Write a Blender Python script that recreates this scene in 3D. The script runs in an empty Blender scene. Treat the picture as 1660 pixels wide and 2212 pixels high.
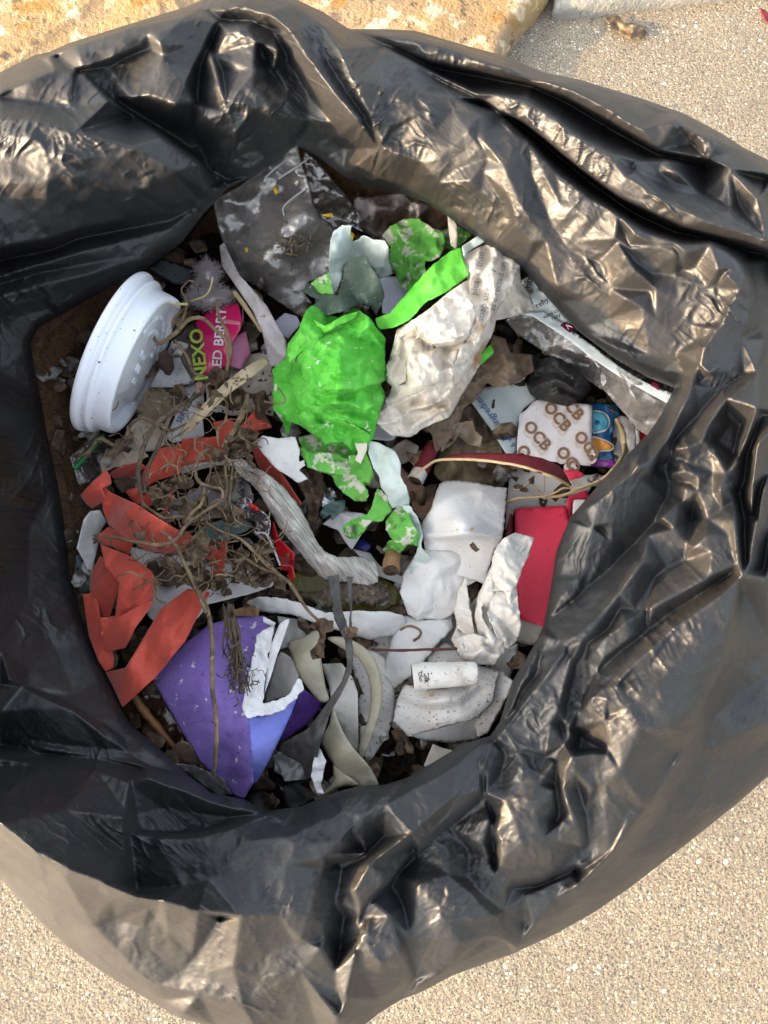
import bpy, math, random
import numpy as np
from mathutils import Vector, Matrix
from mathutils.geometry import delaunay_2d_cdt

# ------------------------------------------------------------------ camera, sky, sun, exposure
S = bpy.context.scene
COL = S.collection
R_ = math.radians
TILT = R_(12.0)
CAM = np.array([0.0, -0.083, 0.82])
FPX = 1665.0                      # focal length in photograph units (1660 wide)
Z0 = 0.5                          # height of the bag rim above the ground
cd = bpy.data.cameras.new("camera"); cam = bpy.data.objects.new("camera", cd); COL.objects.link(cam)
cam.location = CAM; cam.rotation_euler = (TILT, 0, 0)
cd.sensor_fit = 'HORIZONTAL'; cd.angle = 2*math.atan(830/FPX); cd.clip_start = 0.01; cd.clip_end = 100
S.camera = cam

SUN_EL, SUN_AZ = R_(12.5), R_(198)  # azimuth counter-clockwise from +X of the direction towards the sun
to_sun = Vector((math.cos(SUN_AZ)*math.cos(SUN_EL), math.sin(SUN_AZ)*math.cos(SUN_EL), math.sin(SUN_EL)))
sd = bpy.data.lights.new("sun", 'SUN'); sun = bpy.data.objects.new("sun", sd); COL.objects.link(sun)
sd.energy = 2.1; sd.angle = R_(0.6); sd.color = (1.0, 0.63, 0.28)
sun.rotation_euler = to_sun.to_track_quat('Z', 'Y').to_euler(); sun.location = (-1, -0.5, 1.5)
W = bpy.data.worlds.new("World"); S.world = W; W.use_nodes = True
wn = W.node_tree.nodes; wl = W.node_tree.links
sky = wn.new('ShaderNodeTexSky'); sky.sky_type = 'NISHITA'; sky.sun_disc = False
sky.sun_elevation = SUN_EL; sky.sun_rotation = R_(90) - SUN_AZ
sky.dust_density = 4.0; sky.ozone_density = 0.4
hs = wn.new('ShaderNodeHueSaturation'); hs.inputs['Saturation'].default_value = .48
wl.new(sky.outputs[0], hs.inputs['Color']); wl.new(hs.outputs[0], wn['Background'].inputs[0]); wn['Background'].inputs[1].default_value = 0.15
S.view_settings.view_transform = 'Standard'; S.view_settings.look = 'None'
S.view_settings.exposure = 2.52; S.view_settings.gamma = 1
S.cycles.use_denoising = True
S.cycles.max_bounces = 8; S.cycles.transparent_max_bounces = 12

# ------------------------------------------------------------------ geometry helpers
RT = np.array([1.0, 0, 0]); UP = np.array([0, math.cos(TILT), math.sin(TILT)]); FW = np.array([0, math.sin(TILT), -math.cos(TILT)])
def P(x, y, h):
    """photo unit position at h millimetres above the rim level -> metres"""
    x = np.asarray(x, float); y = np.asarray(y, float); h = np.asarray(h, float)
    d = ((x-830)/FPX)[..., None]*RT + ((1106-y)/FPX)[..., None]*UP + FW
    t = (Z0 + h*0.001 - CAM[2]) / d[..., 2]
    return CAM + d*t[..., None]
CROPS = {0:(0,0,1/1.094),1:(0,0,1.828),2:(908,0,1.828),3:(100,550,2.767),4:(500,300,2.767),5:(600,500,2.371),6:(1000,600,2.371),7:(100,900,2.554),
 8:(550,1000,2.767),9:(900,1050,2.767),10:(200,1350,2.371),11:(0,1750,1.828),12:(800,1700,1.634),13:(1100,1100,2.318),
 14:(1316,600,3.16),15:(0,400,2.767),16:(0,1300,2.767),17:(1300,0,3.217),18:(1000,1500,3.32)}
def k(n, s):
    x0, y0, sc = CROPS[n]; out = []
    for w in s.split():
        v = [float(q) for q in w.split(',')]
        out.append(((v[0]/sc+x0)/1.094, (v[1]/sc+y0)/1.094) + tuple(v[2:]))
    return out
def _hash(i, j, seed):
    n = (i.astype(np.int64)*374761393 + j.astype(np.int64)*668265263 + seed*1442695041) & 0xffffffff
    n = ((n ^ (n >> 13))*1274126177) & 0xffffffff
    n = (n ^ (n >> 16))
    return (n & 0xffff)/65535.0*2-1
def vnoise(x, y, seed=0):
    i = np.floor(x); j = np.floor(y); u = x-i; v = y-j; i = i.astype(int); j = j.astype(int)
    u = u*u*(3-2*u); v = v*v*(3-2*v)
    a = _hash(i, j, seed)*(1-u) + _hash(i+1, j, seed)*u
    b = _hash(i, j+1, seed)*(1-u) + _hash(i+1, j+1, seed)*u
    return a*(1-v)+b*v
def facet(x, y, scale, seed=0, ang=0.0, st=1.0):
    """crumple: piecewise flat facets meeting in sharp creases"""
    a = math.radians(ang) + seed*0.7*(ang == 0)
    X = (x*math.cos(a)+y*math.sin(a))/(scale*st); Y = (-x*math.sin(a)+y*math.cos(a))/scale
    X, Y = X + 0.45*vnoise(X*0.6, Y*0.6, seed+11), Y + 0.45*vnoise(X*0.6, Y*0.6, seed+23)
    i = np.floor(X); j = np.floor(Y); u = X-i; v = Y-j; i = i.astype(int); j = j.astype(int)
    h00 = _hash(i, j, seed); h10 = _hash(i+1, j, seed); h01 = _hash(i, j+1, seed); h11 = _hash(i+1, j+1, seed)
    lo = h00 + (h10-h00)*u + (h01-h00)*v
    hi = h11 + (h01-h11)*(1-u) + (h10-h11)*(1-v)
    return np.where(u+v < 1, lo, hi)
def rbf(ctrl):
    if not isinstance(ctrl, (list, tuple)):
        return lambda x, y: np.full(np.shape(x), float(ctrl))
    p = np.array(ctrl, float); n = len(p); X = p[:, :2]/300.0
    A = np.zeros((n+3, n+3)); d = np.sqrt(((X[:, None]-X[None])**2).sum(-1)+0.01)
    A[:n, :n] = d; A[:n, n] = 1; A[:n, n+1:] = X; A[n, :n] = 1; A[n+1:, :n] = X.T
    A[n:, n:] -= 1e-6*np.eye(3)
    b = np.zeros(n+3); b[:n] = p[:, 2]; w = np.linalg.lstsq(A, b, rcond=None)[0]
    lo, hi = p[:, 2].min()-8, p[:, 2].max()+8
    def f(x, y):
        x = np.asarray(x, float)/300; y = np.asarray(y, float)/300
        r = np.sqrt((x[..., None]-X[:, 0])**2+(y[..., None]-X[:, 1])**2+0.01)
        return np.clip(r@w[:n] + w[n] + w[n+1]*x + w[n+2]*y, lo, hi)
    return f
def inside(poly, x, y):
    p = np.array([q[:2] for q in poly]); c = np.zeros(np.shape(x), bool); n = len(p)
    for a in range(n):
        x1, y1 = p[a]; x2, y2 = p[(a+1) % n]
        if y1 == y2: continue
        c ^= ((y1 > y) != (y2 > y)) & (x < (x2-x1)*(y-y1)/(y2-y1)+x1)
    return c
def resample(poly, step, closed=True, curve=False):
    p = np.array([q[:2] for q in poly], float)
    if curve: p = catmull(p, 6, closed)
    if closed: p = np.vstack([p, p[:1]])
    L = np.r_[0, np.cumsum(np.sqrt((np.diff(p, axis=0)**2).sum(1)))]
    n = max(3, int(L[-1]/step)); t = np.linspace(0, L[-1], n, endpoint=not closed)
    return np.c_[np.interp(t, L, p[:, 0]), np.interp(t, L, p[:, 1])]
def catmull(p, n, closed=False):
    p = np.asarray(p, float); m = len(p); out = []
    for a in range(m if closed else m-1):
        if closed: p0, p1, p2, p3 = p[(a-1) % m], p[a], p[(a+1) % m], p[(a+2) % m]
        else: p0, p1, p2, p3 = p[max(a-1, 0)], p[a], p[a+1], p[min(a+2, m-1)]
        for q in range(n):
            t = q/n
            out.append(0.5*((2*p1)+(-p0+p2)*t+(2*p0-5*p1+4*p2-p3)*t*t+(-p0+3*p1-3*p2+p3)*t**3))
    if not closed: out.append(p[-1])
    return np.array(out)
def mk(name, V, F, mat, parent=None, label=None, cat=None, group=None, kind=None, smooth=True, solid=0, uv=None, off=-1):
    V = np.asarray(V, float); c = V.mean(0)
    if parent is None: c[2] = V[:, 2].min()
    base = np.array(parent.matrix_basis.translation) if parent else np.zeros(3)
    if parent and parent.parent: base = base + np.array(parent.parent.matrix_basis.translation)
    me = bpy.data.meshes.new(name)
    me.from_pydata((V-c).tolist(), [], [list(map(int, f)) for f in F])
    me.validate()
    if smooth: me.polygons.foreach_set('use_smooth', [True]*len(me.polygons))
    me.materials.append(mat)
    if uv is not None:
        ul = me.uv_layers.new(name='UVMap')
        for li, l in enumerate(me.loops): ul.data[li].uv = uv[l.vertex_index]
    o = bpy.data.objects.new(name, me); COL.objects.link(o)
    o.location = c-base
    if parent: o.parent = parent
    tag(o, label, cat, group, kind)
    if solid:
        m = o.modifiers.new('thickness', 'SOLIDIFY'); m.thickness = solid*0.001; m.offset = off
    return o
def tag(o, label=None, cat=None, group=None, kind=None):
    for a, b in (('label', label), ('category', cat), ('group', group), ('kind', kind)):
        if b: o[a] = b
def empty(name, loc, label, cat, group=None):
    o = bpy.data.objects.new(name, None); COL.objects.link(o); o.location = loc; o.empty_display_size = 0.01
    tag(o, label, cat, group); return o
_seed = [1]
def tin(lines, outline, cell=1.5):
    """height offsets from ridge and valley lines: flat facets between them"""
    pts = []; hs = []; ed = []
    def add(l, closed):
        i0 = len(pts)
        for q in l: pts.append(Vector((q[0], q[1]))); hs.append(q[2] if len(q) > 2 else 0.)
        for a in range(len(l) if closed else len(l)-1): ed.append((i0+a, i0+(a+1) % len(l)))
    o = np.array([q[:2] for q in outline]); c = o.mean(0); add([tuple(c+(q-c)*1.06) for q in o], True)
    for l in lines: add(l, False)
    mn = o.min(0)-40; mx = o.max(0)+40
    for q in ((mn[0], mn[1]), (mx[0], mn[1]), (mx[0], mx[1]), (mn[0], mx[1])): pts.append(Vector(q)); hs.append(0.)
    v, e, f, ov, oe, of = delaunay_2d_cdt(pts, ed, [], 0, 1e-4)
    ha = np.array(hs); hv = [ha[o_].mean() if len(o_) else 0. for o_ in ov]
    w, h_ = int((mx[0]-mn[0])/cell)+2, int((mx[1]-mn[1])/cell)+2; H = np.zeros((h_, w))
    for t in f: raster(H, [((v[i][0]-mn[0])/cell, (v[i][1]-mn[1])/cell) for i in t], [hv[i] for i in t])
    H = blur2(H, 1.0)
    def fn(x, y):
        X = np.clip((x-mn[0])/cell, 0, w-2.001); Y = np.clip((y-mn[1])/cell, 0, h_-2.001); i = X.astype(int); j = Y.astype(int); u = X-i; t = Y-j
        return H[j, i]*(1-u)*(1-t)+H[j, i+1]*u*(1-t)+H[j+1, i]*(1-u)*t+H[j+1, i+1]*u*t
    return fn
def raster(H, p, z):
    a, b, c = [np.array(q) for q in p]; hh, hw = H.shape
    x0, x1 = int(max(0, min(a[0], b[0], c[0]))), int(min(hw-1, max(a[0], b[0], c[0])+1)); y0, y1 = int(max(0, min(a[1], b[1], c[1]))), int(min(hh-1, max(a[1], b[1], c[1])+1))
    if x1 < x0 or y1 < y0: return
    X, Y = np.meshgrid(np.arange(x0, x1+1), np.arange(y0, y1+1))
    D = (b[1]-c[1])*(a[0]-c[0])+(c[0]-b[0])*(a[1]-c[1])
    if abs(D) < 1e-9: return
    w0 = ((b[1]-c[1])*(X-c[0])+(c[0]-b[0])*(Y-c[1]))/D; w1 = ((c[1]-a[1])*(X-c[0])+(a[0]-c[0])*(Y-c[1]))/D; w2 = 1-w0-w1
    ok = (w0 > -.001) & (w1 > -.001) & (w2 > -.001)
    H[y0:y1+1, x0:x1+1][ok] = (w0*z[0]+w1*z[1]+w2*z[2])[ok]
def blur2(Z, s):
    r = max(1, int(3*s)); kx = np.exp(-.5*(np.arange(-r, r+1)/s)**2); kx /= kx.sum()
    for ax in (0, 1): Z = np.apply_along_axis(lambda q: np.convolve(np.pad(q, r, 'edge'), kx, 'valid'), ax, Z)
    return Z
def sheet(name, mat, outline, hs=-90, cr=((40, 2.0), (15, 0.7)), step=7, rag=0.0, curve=False, solid=0.25, parent=None, label=None,
          cat=None, group=None, kind=None, hf=None, lift=0.0, seed=None, smooth=True, edge=0.0, lines=None, fine=.35):
    """a flexible sheet: traced outline, its own heights, crumple and thickness. Returns (object, height function)"""
    if seed is None: _seed[0] += 1; seed = _seed[0]
    if hf is None:
        base = rbf(hs); off = tin(lines, outline) if lines else None
        def hf(x, y):
            x = np.asarray(x, float); y = np.asarray(y, float); z = base(x, y)
            for q, c in enumerate(cr): z = z + c[1]*facet(x, y, c[0], seed*7+q*3, *(c[2:]))
            if step < 7 and fine: z = z + fine*(1.5*facet(x, y, 11, seed*5+1)*(.7+.6*vnoise(x/40, y/40, seed))+.6*facet(x, y, 6, seed*5+2))
            if off is not None: z = z + off(x, y)
            return z
    b = resample(outline, step, True, curve)
    if rag:
        t = np.arange(len(b)); rr = np.random.RandomState(seed)
        b = b + rag*np.c_[vnoise(b[:, 0]/9, b[:, 1]/9, seed), vnoise(b[:, 0]/9+50, b[:, 1]/9, seed)] + rr.uniform(-.35, .35, b.shape)*rag
    mn = b.min(0); mx = b.max(0); rng = np.random.RandomState(seed)
    gx, gy = np.meshgrid(np.arange(mn[0], mx[0], step), np.arange(mn[1], mx[1], step*0.87))
    gx = gx + (np.arange(gx.shape[0]) % 2)[:, None]*step*0.5
    g = np.c_[gx.ravel(), gy.ravel()] + rng.uniform(-.22, .22, (gx.size, 2))*step
    g = g[inside(b, g[:, 0], g[:, 1])]
    if len(g):
        dist = np.full(len(g), 1e9)
        for a in range(0, len(g), 400):
            dist[a:a+400] = np.sqrt(((g[a:a+400, None]-b[None])**2).sum(-1)).min(1)
        g = g[dist > step*0.55]
    pts = np.vstack([b, g]); nb = len(b)
    r = delaunay_2d_cdt([Vector(p) for p in pts], [(a, (a+1) % nb) for a in range(nb)], [], 1, 1e-5)
    q = np.array([tuple(v) for v in r[0]]); F = r[2]
    h = hf(q[:, 0], q[:, 1]) + lift
    if edge:
        dd = np.full(len(q), 1e9)
        for a in range(0, len(q), 400):
            dd[a:a+400] = np.sqrt(((q[a:a+400, None]-b[None])**2).sum(-1)).min(1)
        w = 22.0; tt = np.clip(dd/w, 0, 1); h = h - edge*(1-np.sqrt(1-(1-tt)**2))
    V = P(q[:, 0], q[:, 1], h)
    uv = q/100.0
    # counter-clockwise from above
    out = []
    for f in F:
        a, c, d = q[f[0]], q[f[1]], q[f[2]]
        cr_ = (c[0]-a[0])*(d[1]-a[1])-(c[1]-a[1])*(d[0]-a[0])
        out.append(list(f) if cr_ < 0 else list(f)[::-1])
    o = mk(name, V, out, mat, parent, label, cat, group, kind, smooth, solid, uv)
    return o, hf
def tube_geo(path, rad, n=8, sub=8, seed=0, bump=0.15, groove=0.0, ng=5, twist=0.0, squash=1.0, cap=True, strand=0.0):
    """path of (x, y, h) photo points; rad in mm (scalar or one per point)"""
    p = np.array([q[:3] for q in path], float)
    r = np.array([rad]*len(p), float) if np.isscalar(rad) else np.array(rad, float)
    pr = catmull(np.c_[p, r], sub)
    W_ = P(pr[:, 0], pr[:, 1], pr[:, 2]); rr = np.maximum(pr[:, 3], 0.05)*0.001
    T = np.gradient(W_, axis=0); T /= np.linalg.norm(T, axis=1)[:, None]+1e-12
    V = []; m = len(W_); rs = np.random.RandomState(seed+5)
    jit = rs.uniform(-1, 1, (m, n)); jit = (jit+np.roll(jit, 1, 0)+np.roll(jit, 1, 1))/2.0
    for a in range(m):
        z = np.array([0, 0, 1.0]); s = np.cross(T[a], z); s /= np.linalg.norm(s)+1e-9; u = np.cross(s, T[a])
        for b in range(n):
            th = 2*math.pi*b/n
            f = 1+bump*jit[a, b]+groove*math.cos(ng*th+twist*a)
            if strand:
                q_ = ((b+n//4) % n)
                f += strand*float(vnoise(np.array([q_/2.6+a*twist*n/6.28/2.6]), np.array([a*.045]), seed)[0])+strand*.6*float(vnoise(np.array([q_/1.1+a*twist*n/6.28/1.1]), np.array([a*.12]), seed+1)[0])
            V.append(W_[a]+rr[a]*f*(math.cos(th)*s+squash*math.sin(th)*u))
    F = []
    for a in range(m-1):
        for b in range(n):
            F.append((a*n+b, a*n+(b+1) % n, (a+1)*n+(b+1) % n, (a+1)*n+b))
    if cap:
        F.append(tuple(range(n))[::-1]); F.append(tuple((m-1)*n+b for b in range(n)))
    return V, F
def tube(name, mat, path, rad, parent=None, label=None, cat=None, group=None, **kw):
    _seed[0] += 1
    V, F = tube_geo(path, rad, seed=_seed[0], **kw)
    return mk(name, V, F, mat, parent, label, cat, group)
def tubes(name, mat, items, parent=None, label=None, cat=None, group=None, **kw):
    V = []; F = []
    for it in items:
        _seed[0] += 1
        v, f = tube_geo(it[0], it[1], seed=_seed[0], **kw); o = len(V)
        V += v; F += [tuple(q+o for q in g) for g in f]
    return mk(name, V, F, mat, parent, label, cat, group)
def text_geo(body, size=1.0, bold=0.0, align='LEFT'):
    c = bpy.data.curves.new('t', 'FONT'); c.body = body; c.size = size; c.offset = bold; c.align_x = align; c.resolution_u = 3
    o = bpy.data.objects.new('t', c); COL.objects.link(o)
    dg = bpy.context.evaluated_depsgraph_get(); dg.update()
    me = bpy.data.meshes.new_from_object(o.evaluated_get(dg))
    V = [tuple(v.co) for v in me.vertices]; F = [tuple(q.vertices) for q in me.polygons]
    bpy.data.objects.remove(o); bpy.data.curves.remove(c); bpy.data.meshes.remove(me)
    return V, F
def text_on(parent, items, hf, mat, name='lettering', lift=0.5, clip=None):
    """items: (string, photo point, angle counter-clockwise in the picture, size, boldness)"""
    V = []; F = []
    for (body, at, ang, size, bold) in items:
        v, f = text_geo(body, size, bold); a = R_(ang); o = len(V)
        for (x, y, _) in v:
            V.append((at[0]+x*math.cos(a)-y*math.sin(a), at[1]-(x*math.sin(a)+y*math.cos(a))))
        F += [tuple(q+o for q in g) for g in f]
    V = np.array(V)
    if clip is not None:
        ok = inside(clip, V[:, 0], V[:, 1]); F = [f for f in F if all(ok[q] for q in f)]
    if not F: return None
    return mk(name, P(V[:, 0], V[:, 1], hf(V[:, 0], V[:, 1])+lift), F, mat, parent, smooth=False)

# ------------------------------------------------------------------ material helpers
def nt(name):
    m = bpy.data.materials.new(name); m.use_nodes = True; t = m.node_tree
    return m, t.nodes, t.links, t.nodes['Principled BSDF'], t.nodes['Material Output']
def noise(N, L, co, scale, detail=4, rough=.55, dist=0):
    n = N.new('ShaderNodeTexNoise'); n.inputs['Scale'].default_value = scale; n.inputs['Detail'].default_value = detail
    n.inputs['Roughness'].default_value = rough; n.inputs['Distortion'].default_value = dist
    if co is not None: L.new(co, n.inputs['Vector'])
    return n.outputs['Fac']
def ramp(N, L, v, lo, hi, a=0., b=1.):
    r = N.new('ShaderNodeMapRange'); r.inputs[1].default_value = lo; r.inputs[2].default_value = hi
    r.inputs[3].default_value = a; r.inputs[4].default_value = b; L.new(v, r.inputs[0]); return r.outputs[0]
def mixc(N, L, f, a, b):
    m = N.new('ShaderNodeMix'); m.data_type = 'RGBA'
    if hasattr(f, 'links'): L.new(f, m.inputs[0])
    else: m.inputs[0].default_value = f
    for s, v in ((m.inputs[6], a), (m.inputs[7], b)):
        if hasattr(v, 'links'): L.new(v, s)
        else: s.default_value = (*v, 1)
    return m.outputs[2]
def M(name, c1, c2=None, ns=60, rough=.7, spec=.35, bump=.3, bs=700, spots=(), transl=0., trans=0., metal=0., bdist=.0006, wr=0., wrs=120, coat=0.):
    """general surface: two-tone noise, stains/specks (colour, scale, threshold, softness), grain and wrinkle bump"""
    m, N, L, B, O = nt(name)
    co = N.new('ShaderNodeTexCoord').outputs['Object']
    col = mixc(N, L, ramp(N, L, noise(N, L, co, ns, 5), .35, .65), c1, c2 or tuple(x*.75 for x in c1))
    for q, sp in enumerate(spots):
        mp = N.new('ShaderNodeMapping'); mp.inputs['Location'].default_value = (q*.37+.1, q*.21, q*.13); L.new(co, mp.inputs[0])
        f = ramp(N, L, noise(N, L, mp.outputs[0], sp[1], 3, .6), sp[2], sp[2]+sp[3])
        col = mixc(N, L, f, col, sp[0])
    L.new(col, B.inputs['Base Color'])
    B.inputs['Roughness'].default_value = rough; B.inputs['Specular IOR Level'].default_value = spec; B.inputs['Metallic'].default_value = metal
    B.inputs['Coat Weight'].default_value = coat
    h = noise(N, L, co, bs, 6, .6)
    if wr:
        v = N.new('ShaderNodeTexVoronoi'); v.feature = 'DISTANCE_TO_EDGE'; v.inputs['Scale'].default_value = wrs
        wv = N.new('ShaderNodeMixRGB'); wv.blend_type = 'ADD'; wv.inputs[0].default_value = .02
        nz = N.new('ShaderNodeTexNoise'); nz.inputs['Scale'].default_value = wrs*.7; L.new(co, nz.inputs['Vector'])
        L.new(co, wv.inputs[1]); L.new(nz.outputs['Color'], wv.inputs[2]); L.new(wv.outputs[0], v.inputs['Vector'])
        ad = N.new('ShaderNodeMath'); ad.operation = 'MULTIPLY_ADD'; L.new(ramp(N, L, v.outputs['Distance'], 0, .25), ad.inputs[0]); ad.inputs[1].default_value = wr; L.new(h, ad.inputs[2])
        h = ad.outputs[0]
    b = N.new('ShaderNodeBump'); b.inputs['Strength'].default_value = bump; b.inputs['Distance'].default_value = bdist
    L.new(h, b.inputs['Height']); L.new(b.outputs[0], B.inputs['Normal'])
    out = B.outputs[0]
    if transl:
        t = N.new('ShaderNodeBsdfTranslucent'); L.new(col, t.inputs[0]); x = N.new('ShaderNodeMixShader'); x.inputs[0].default_value = transl
        L.new(out, x.inputs[1]); L.new(t.outputs[0], x.inputs[2]); out = x.outputs[0]
    if trans:
        t = N.new('ShaderNodeBsdfTransparent'); x = N.new('ShaderNodeMixShader'); x.inputs[0].default_value = trans
        L.new(out, x.inputs[1]); L.new(t.outputs[0], x.inputs[2]); out = x.outputs[0]
    L.new(out, O.inputs[0]); return m
def clear_mat(name, tint=(1, 1, 1), haze=.1, hazec=(.5, .5, .52), rough=.12, gl=.14, bs=90, bump=.5):
    m, N, L, B, O = nt(name); N.remove(B)
    co = N.new('ShaderNodeTexCoord').outputs['Object']
    t = N.new('ShaderNodeBsdfTransparent'); t.inputs[0].default_value = (*tint, 1)
    g = N.new('ShaderNodeBsdfGlossy'); g.inputs['Roughness'].default_value = rough
    d = N.new('ShaderNodeBsdfDiffuse')
    L.new(mixc(N, L, ramp(N, L, noise(N, L, co, 400, 4), .6, .72), hazec, tuple(x*.5 for x in hazec)), d.inputs[0])
    b = N.new('ShaderNodeBump'); b.inputs['Strength'].default_value = bump; b.inputs['Distance'].default_value = .002
    L.new(noise(N, L, co, bs, 3, .5, 1.0), b.inputs['Height']); L.new(b.outputs[0], g.inputs['Normal'])
    lw = N.new('ShaderNodeLayerWeight'); lw.inputs[0].default_value = .25; L.new(b.outputs[0], lw.inputs['Normal'])
    f = ramp(N, L, lw.outputs['Fresnel'], 0, 1, gl, .8)
    x = N.new('ShaderNodeMixShader'); L.new(f, x.inputs[0]); L.new(t.outputs[0], x.inputs[1]); L.new(g.outputs[0], x.inputs[2])
    y = N.new('ShaderNodeMixShader'); L.new(ramp(N, L, noise(N, L, co, 35, 5), .3, .7, haze*.4, haze*1.6), y.inputs[0]); L.new(x.outputs[0], y.inputs[1]); L.new(d.outputs[0], y.inputs[2])
    L.new(y.outputs[0], O.inputs[0]); return m

DIRT = (.035, .025, .017)
speck = ((DIRT, 900, .70, .03), (DIRT, 260, .72, .06))
m_white = M('white_paper', (.74, .72, .70), (.66, .635, .61), spots=speck, bump=.25, transl=.15)
m_dirtywhite = M('stained_paper', (.77, .70, .60), (.70, .63, .53), 45, rough=.9, spec=.08, spots=(((.42, .22, .08), 28, .62, .12), ((.30, .24, .18), 120, .70, .08))+speck, transl=.15, wr=.2, wrs=180)
m_pale = M('pale_green_paper', (.62, .70, .66), (.50, .58, .53), spots=((.45, .40, .30), 90, .62, .15) and (((.42, .36, .26), 60, .64, .12),)+speck, transl=.15, wr=.4)
m_green = M('green_paper', (.055, .36, .025), (.13, .53, .075), 60, rough=.6, spec=.2, spots=(((.50, .56, .40), 260, .66, .08), ((.60, .62, .50), 110, .65, .05), ((.035, .20, .02), 55, .58, .2))+speck, wr=.6, wrs=150, bump=.35)  # darkest green blotches put shading into the paper's colour
m_greenclean = M('bright_green_paper', (.14, .56, .05), (.09, .46, .04), 40, rough=.5, spots=(((.07, .40, .03), 60, .6, .2),)+speck, bump=.3, wr=.3)
m_greentorn = M('torn_green_paper', (.10, .38, .05), (.16, .45, .08), 60, spots=(((.58, .56, .44), 120, .535, .05), ((.05, .1, .03), 70, .6, .1))+speck, wr=.6, wrs=220)
m_darkgreen = M('dark_green_foil', (.045, .075, .055), (.075, .105, .085), 90, rough=.5, spots=(((.4, .42, .36), 420, .66, .04),), wr=.6, wrs=200)
m_tealdark = M('teal_leaf', (.06, .10, .09), (.12, .18, .16), 120, rough=.6, spots=speck, wr=.8, wrs=150)
m_pad = M('cotton_pad', (.70, .68, .655), (.62, .595, .565), 40, rough=.95, spec=.05, spots=(((.28, .22, .16), 620, .68, .04), ((.55, .45, .33), 30, .64, .16), (DIRT, 420, .735, .03)), bump=.45, bs=500, bdist=.0009)
m_paddirty = M('dirty_cotton_pad', (.67, .645, .61), (.55, .51, .46), 40, rough=.95, spec=.05, spots=(((.16, .12, .08), 620, .625, .04), ((.36, .27, .19), 40, .58, .16), (DIRT, 420, .67, .03)), bump=.45, bs=500, bdist=.0009)
m_tissue = M('tissue', (.70, .67, .615), (.63, .59, .53), 60, rough=.9, spec=.1, spots=(((.42, .33, .22), 60, .68, .12),)+speck, transl=.25, wr=.3, wrs=200, bump=.3)
m_lid = M('white_plastic', (.74, .755, .82), (.70, .715, .78), 20, rough=.32, spec=.5, spots=(((.05, .04, .035), 480, .675, .03), ((.40, .32, .27), 40, .66, .14)), bump=.05, bs=2500)
m_purple = M('purple_card', (.25, .155, .50), (.33, .22, .62), 22, rough=.5, spots=(((.10, .05, .25), 25, .55, .2), ((.05, .03, .1), 600, .64, .05), ((.78, .75, .78), 150, .662, .015)), bump=.6, bs=1500)
m_blue = M('violet_blue_card', (.16, .20, .62), (.22, .22, .58), 40, rough=.45, spots=(((.72, .72, .76), 110, .70, .03),), bump=.3)
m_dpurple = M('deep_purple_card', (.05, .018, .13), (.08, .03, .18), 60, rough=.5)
m_core = M('torn_card_core', (.78, .77, .77), (.66, .64, .63), 120, rough=.95, bump=.8, bs=900, wr=.5, spots=speck)
m_redbox = M('red_card', (.64, .03, .07), (.58, .026, .06), 40, rough=.5, spots=(((.16, .012, .02), 500, .66, .05), ((.34, .015, .03), 28, .58, .2), ((.7, .5, .45), 260, .74, .02)), bump=.2, bs=2200)
m_redflap = M('dark_red_card', (.20, .022, .03), (.15, .018, .025), 60, rough=.55, spots=(((.6, .5, .4), 1100, .72, .03),), bump=.2)
m_greycard = M('grey_card', (.50, .47, .43), (.44, .41, .37), 40, spots=speck, bump=.3)
m_tan = M('card_edge', (.62, .46, .24), (.5, .36, .18), 200, rough=.9)
m_brown = M('brown_paper', (.20, .14, .09), (.27, .20, .14), 60, rough=.7, spots=speck, transl=.2, wr=.5)
m_browncurl = M('greaseproof_paper', (.36, .29, .22), (.26, .20, .15), 60, rough=.5, transl=.3, wr=.3)
m_tanpaper = M('mouldy_tan_paper', (.38, .30, .21), (.50, .42, .33), 60, spots=(((.16, .10, .06), 90, .6, .1),)+speck, wr=.6)
m_black = M('black_fabric', (.012, .012, .013), (.026, .025, .024), 200, rough=.6, spec=.5, bump=.5, bs=1500, wr=.5, wrs=250, spots=(((.2, .17, .13), 1500, .74, .02),))
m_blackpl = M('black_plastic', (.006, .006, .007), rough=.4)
m_pink = M('pink_print', (.62, .012, .12), (.56, .01, .10), 50, rough=.25, spec=.5, bump=.1, coat=.5)
m_pinkpale = M('pale_pink_film', (.62, .22, .36), (.55, .18, .3), 50, rough=.25, trans=.2)
m_lime = M('lime_print', (.50, .66, .10), rough=.3); m_ink = M('black_ink', (.02, .02, .022), rough=.6); m_maroon = M('maroon_print', (.12, .004, .04), rough=.4)
m_inkblue = M('blue_ink', (.06, .14, .34), rough=.6); m_whiteink = M('white_print', (.8, .78, .78), rough=.4); m_greyink = M('grey_ink', (.33, .32, .33), rough=.7)
m_ocb = M('brown_print', (.20, .105, .06), (.25, .14, .08), 200, rough=.7); m_ocbs = M('pale_brown_print', (.56, .47, .42), (.62, .54, .49), 200, rough=.7)
m_card = M('white_card', (.70, .67, .67), (.62, .58, .58), 90, rough=.6, spots=speck, bump=.2)
m_label = M('white_label', (.66, .72, .70), (.6, .66, .65), 30, rough=.35, spots=(((.03, .03, .03), 1300, .74, .02),), bump=.05)
m_blu = M('blue_print', (.012, .10, .24), (.008, .07, .18), 80, rough=.2, coat=.6, bump=.2, bs=300); m_cyan = M('cyan_print', (.10, .42, .55), (.06, .3, .45), 90, rough=.2, coat=.6)
m_orange = M('orange_print', (.75, .26, .03), (.7, .36, .05), 90, rough=.2, coat=.6); m_violet = M('violet_print', (.24, .02, .26), rough=.2, coat=.6)
m_redpr = M('red_print', (.62, .025, .015), (.5, .02, .015), 60, rough=.3)
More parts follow.
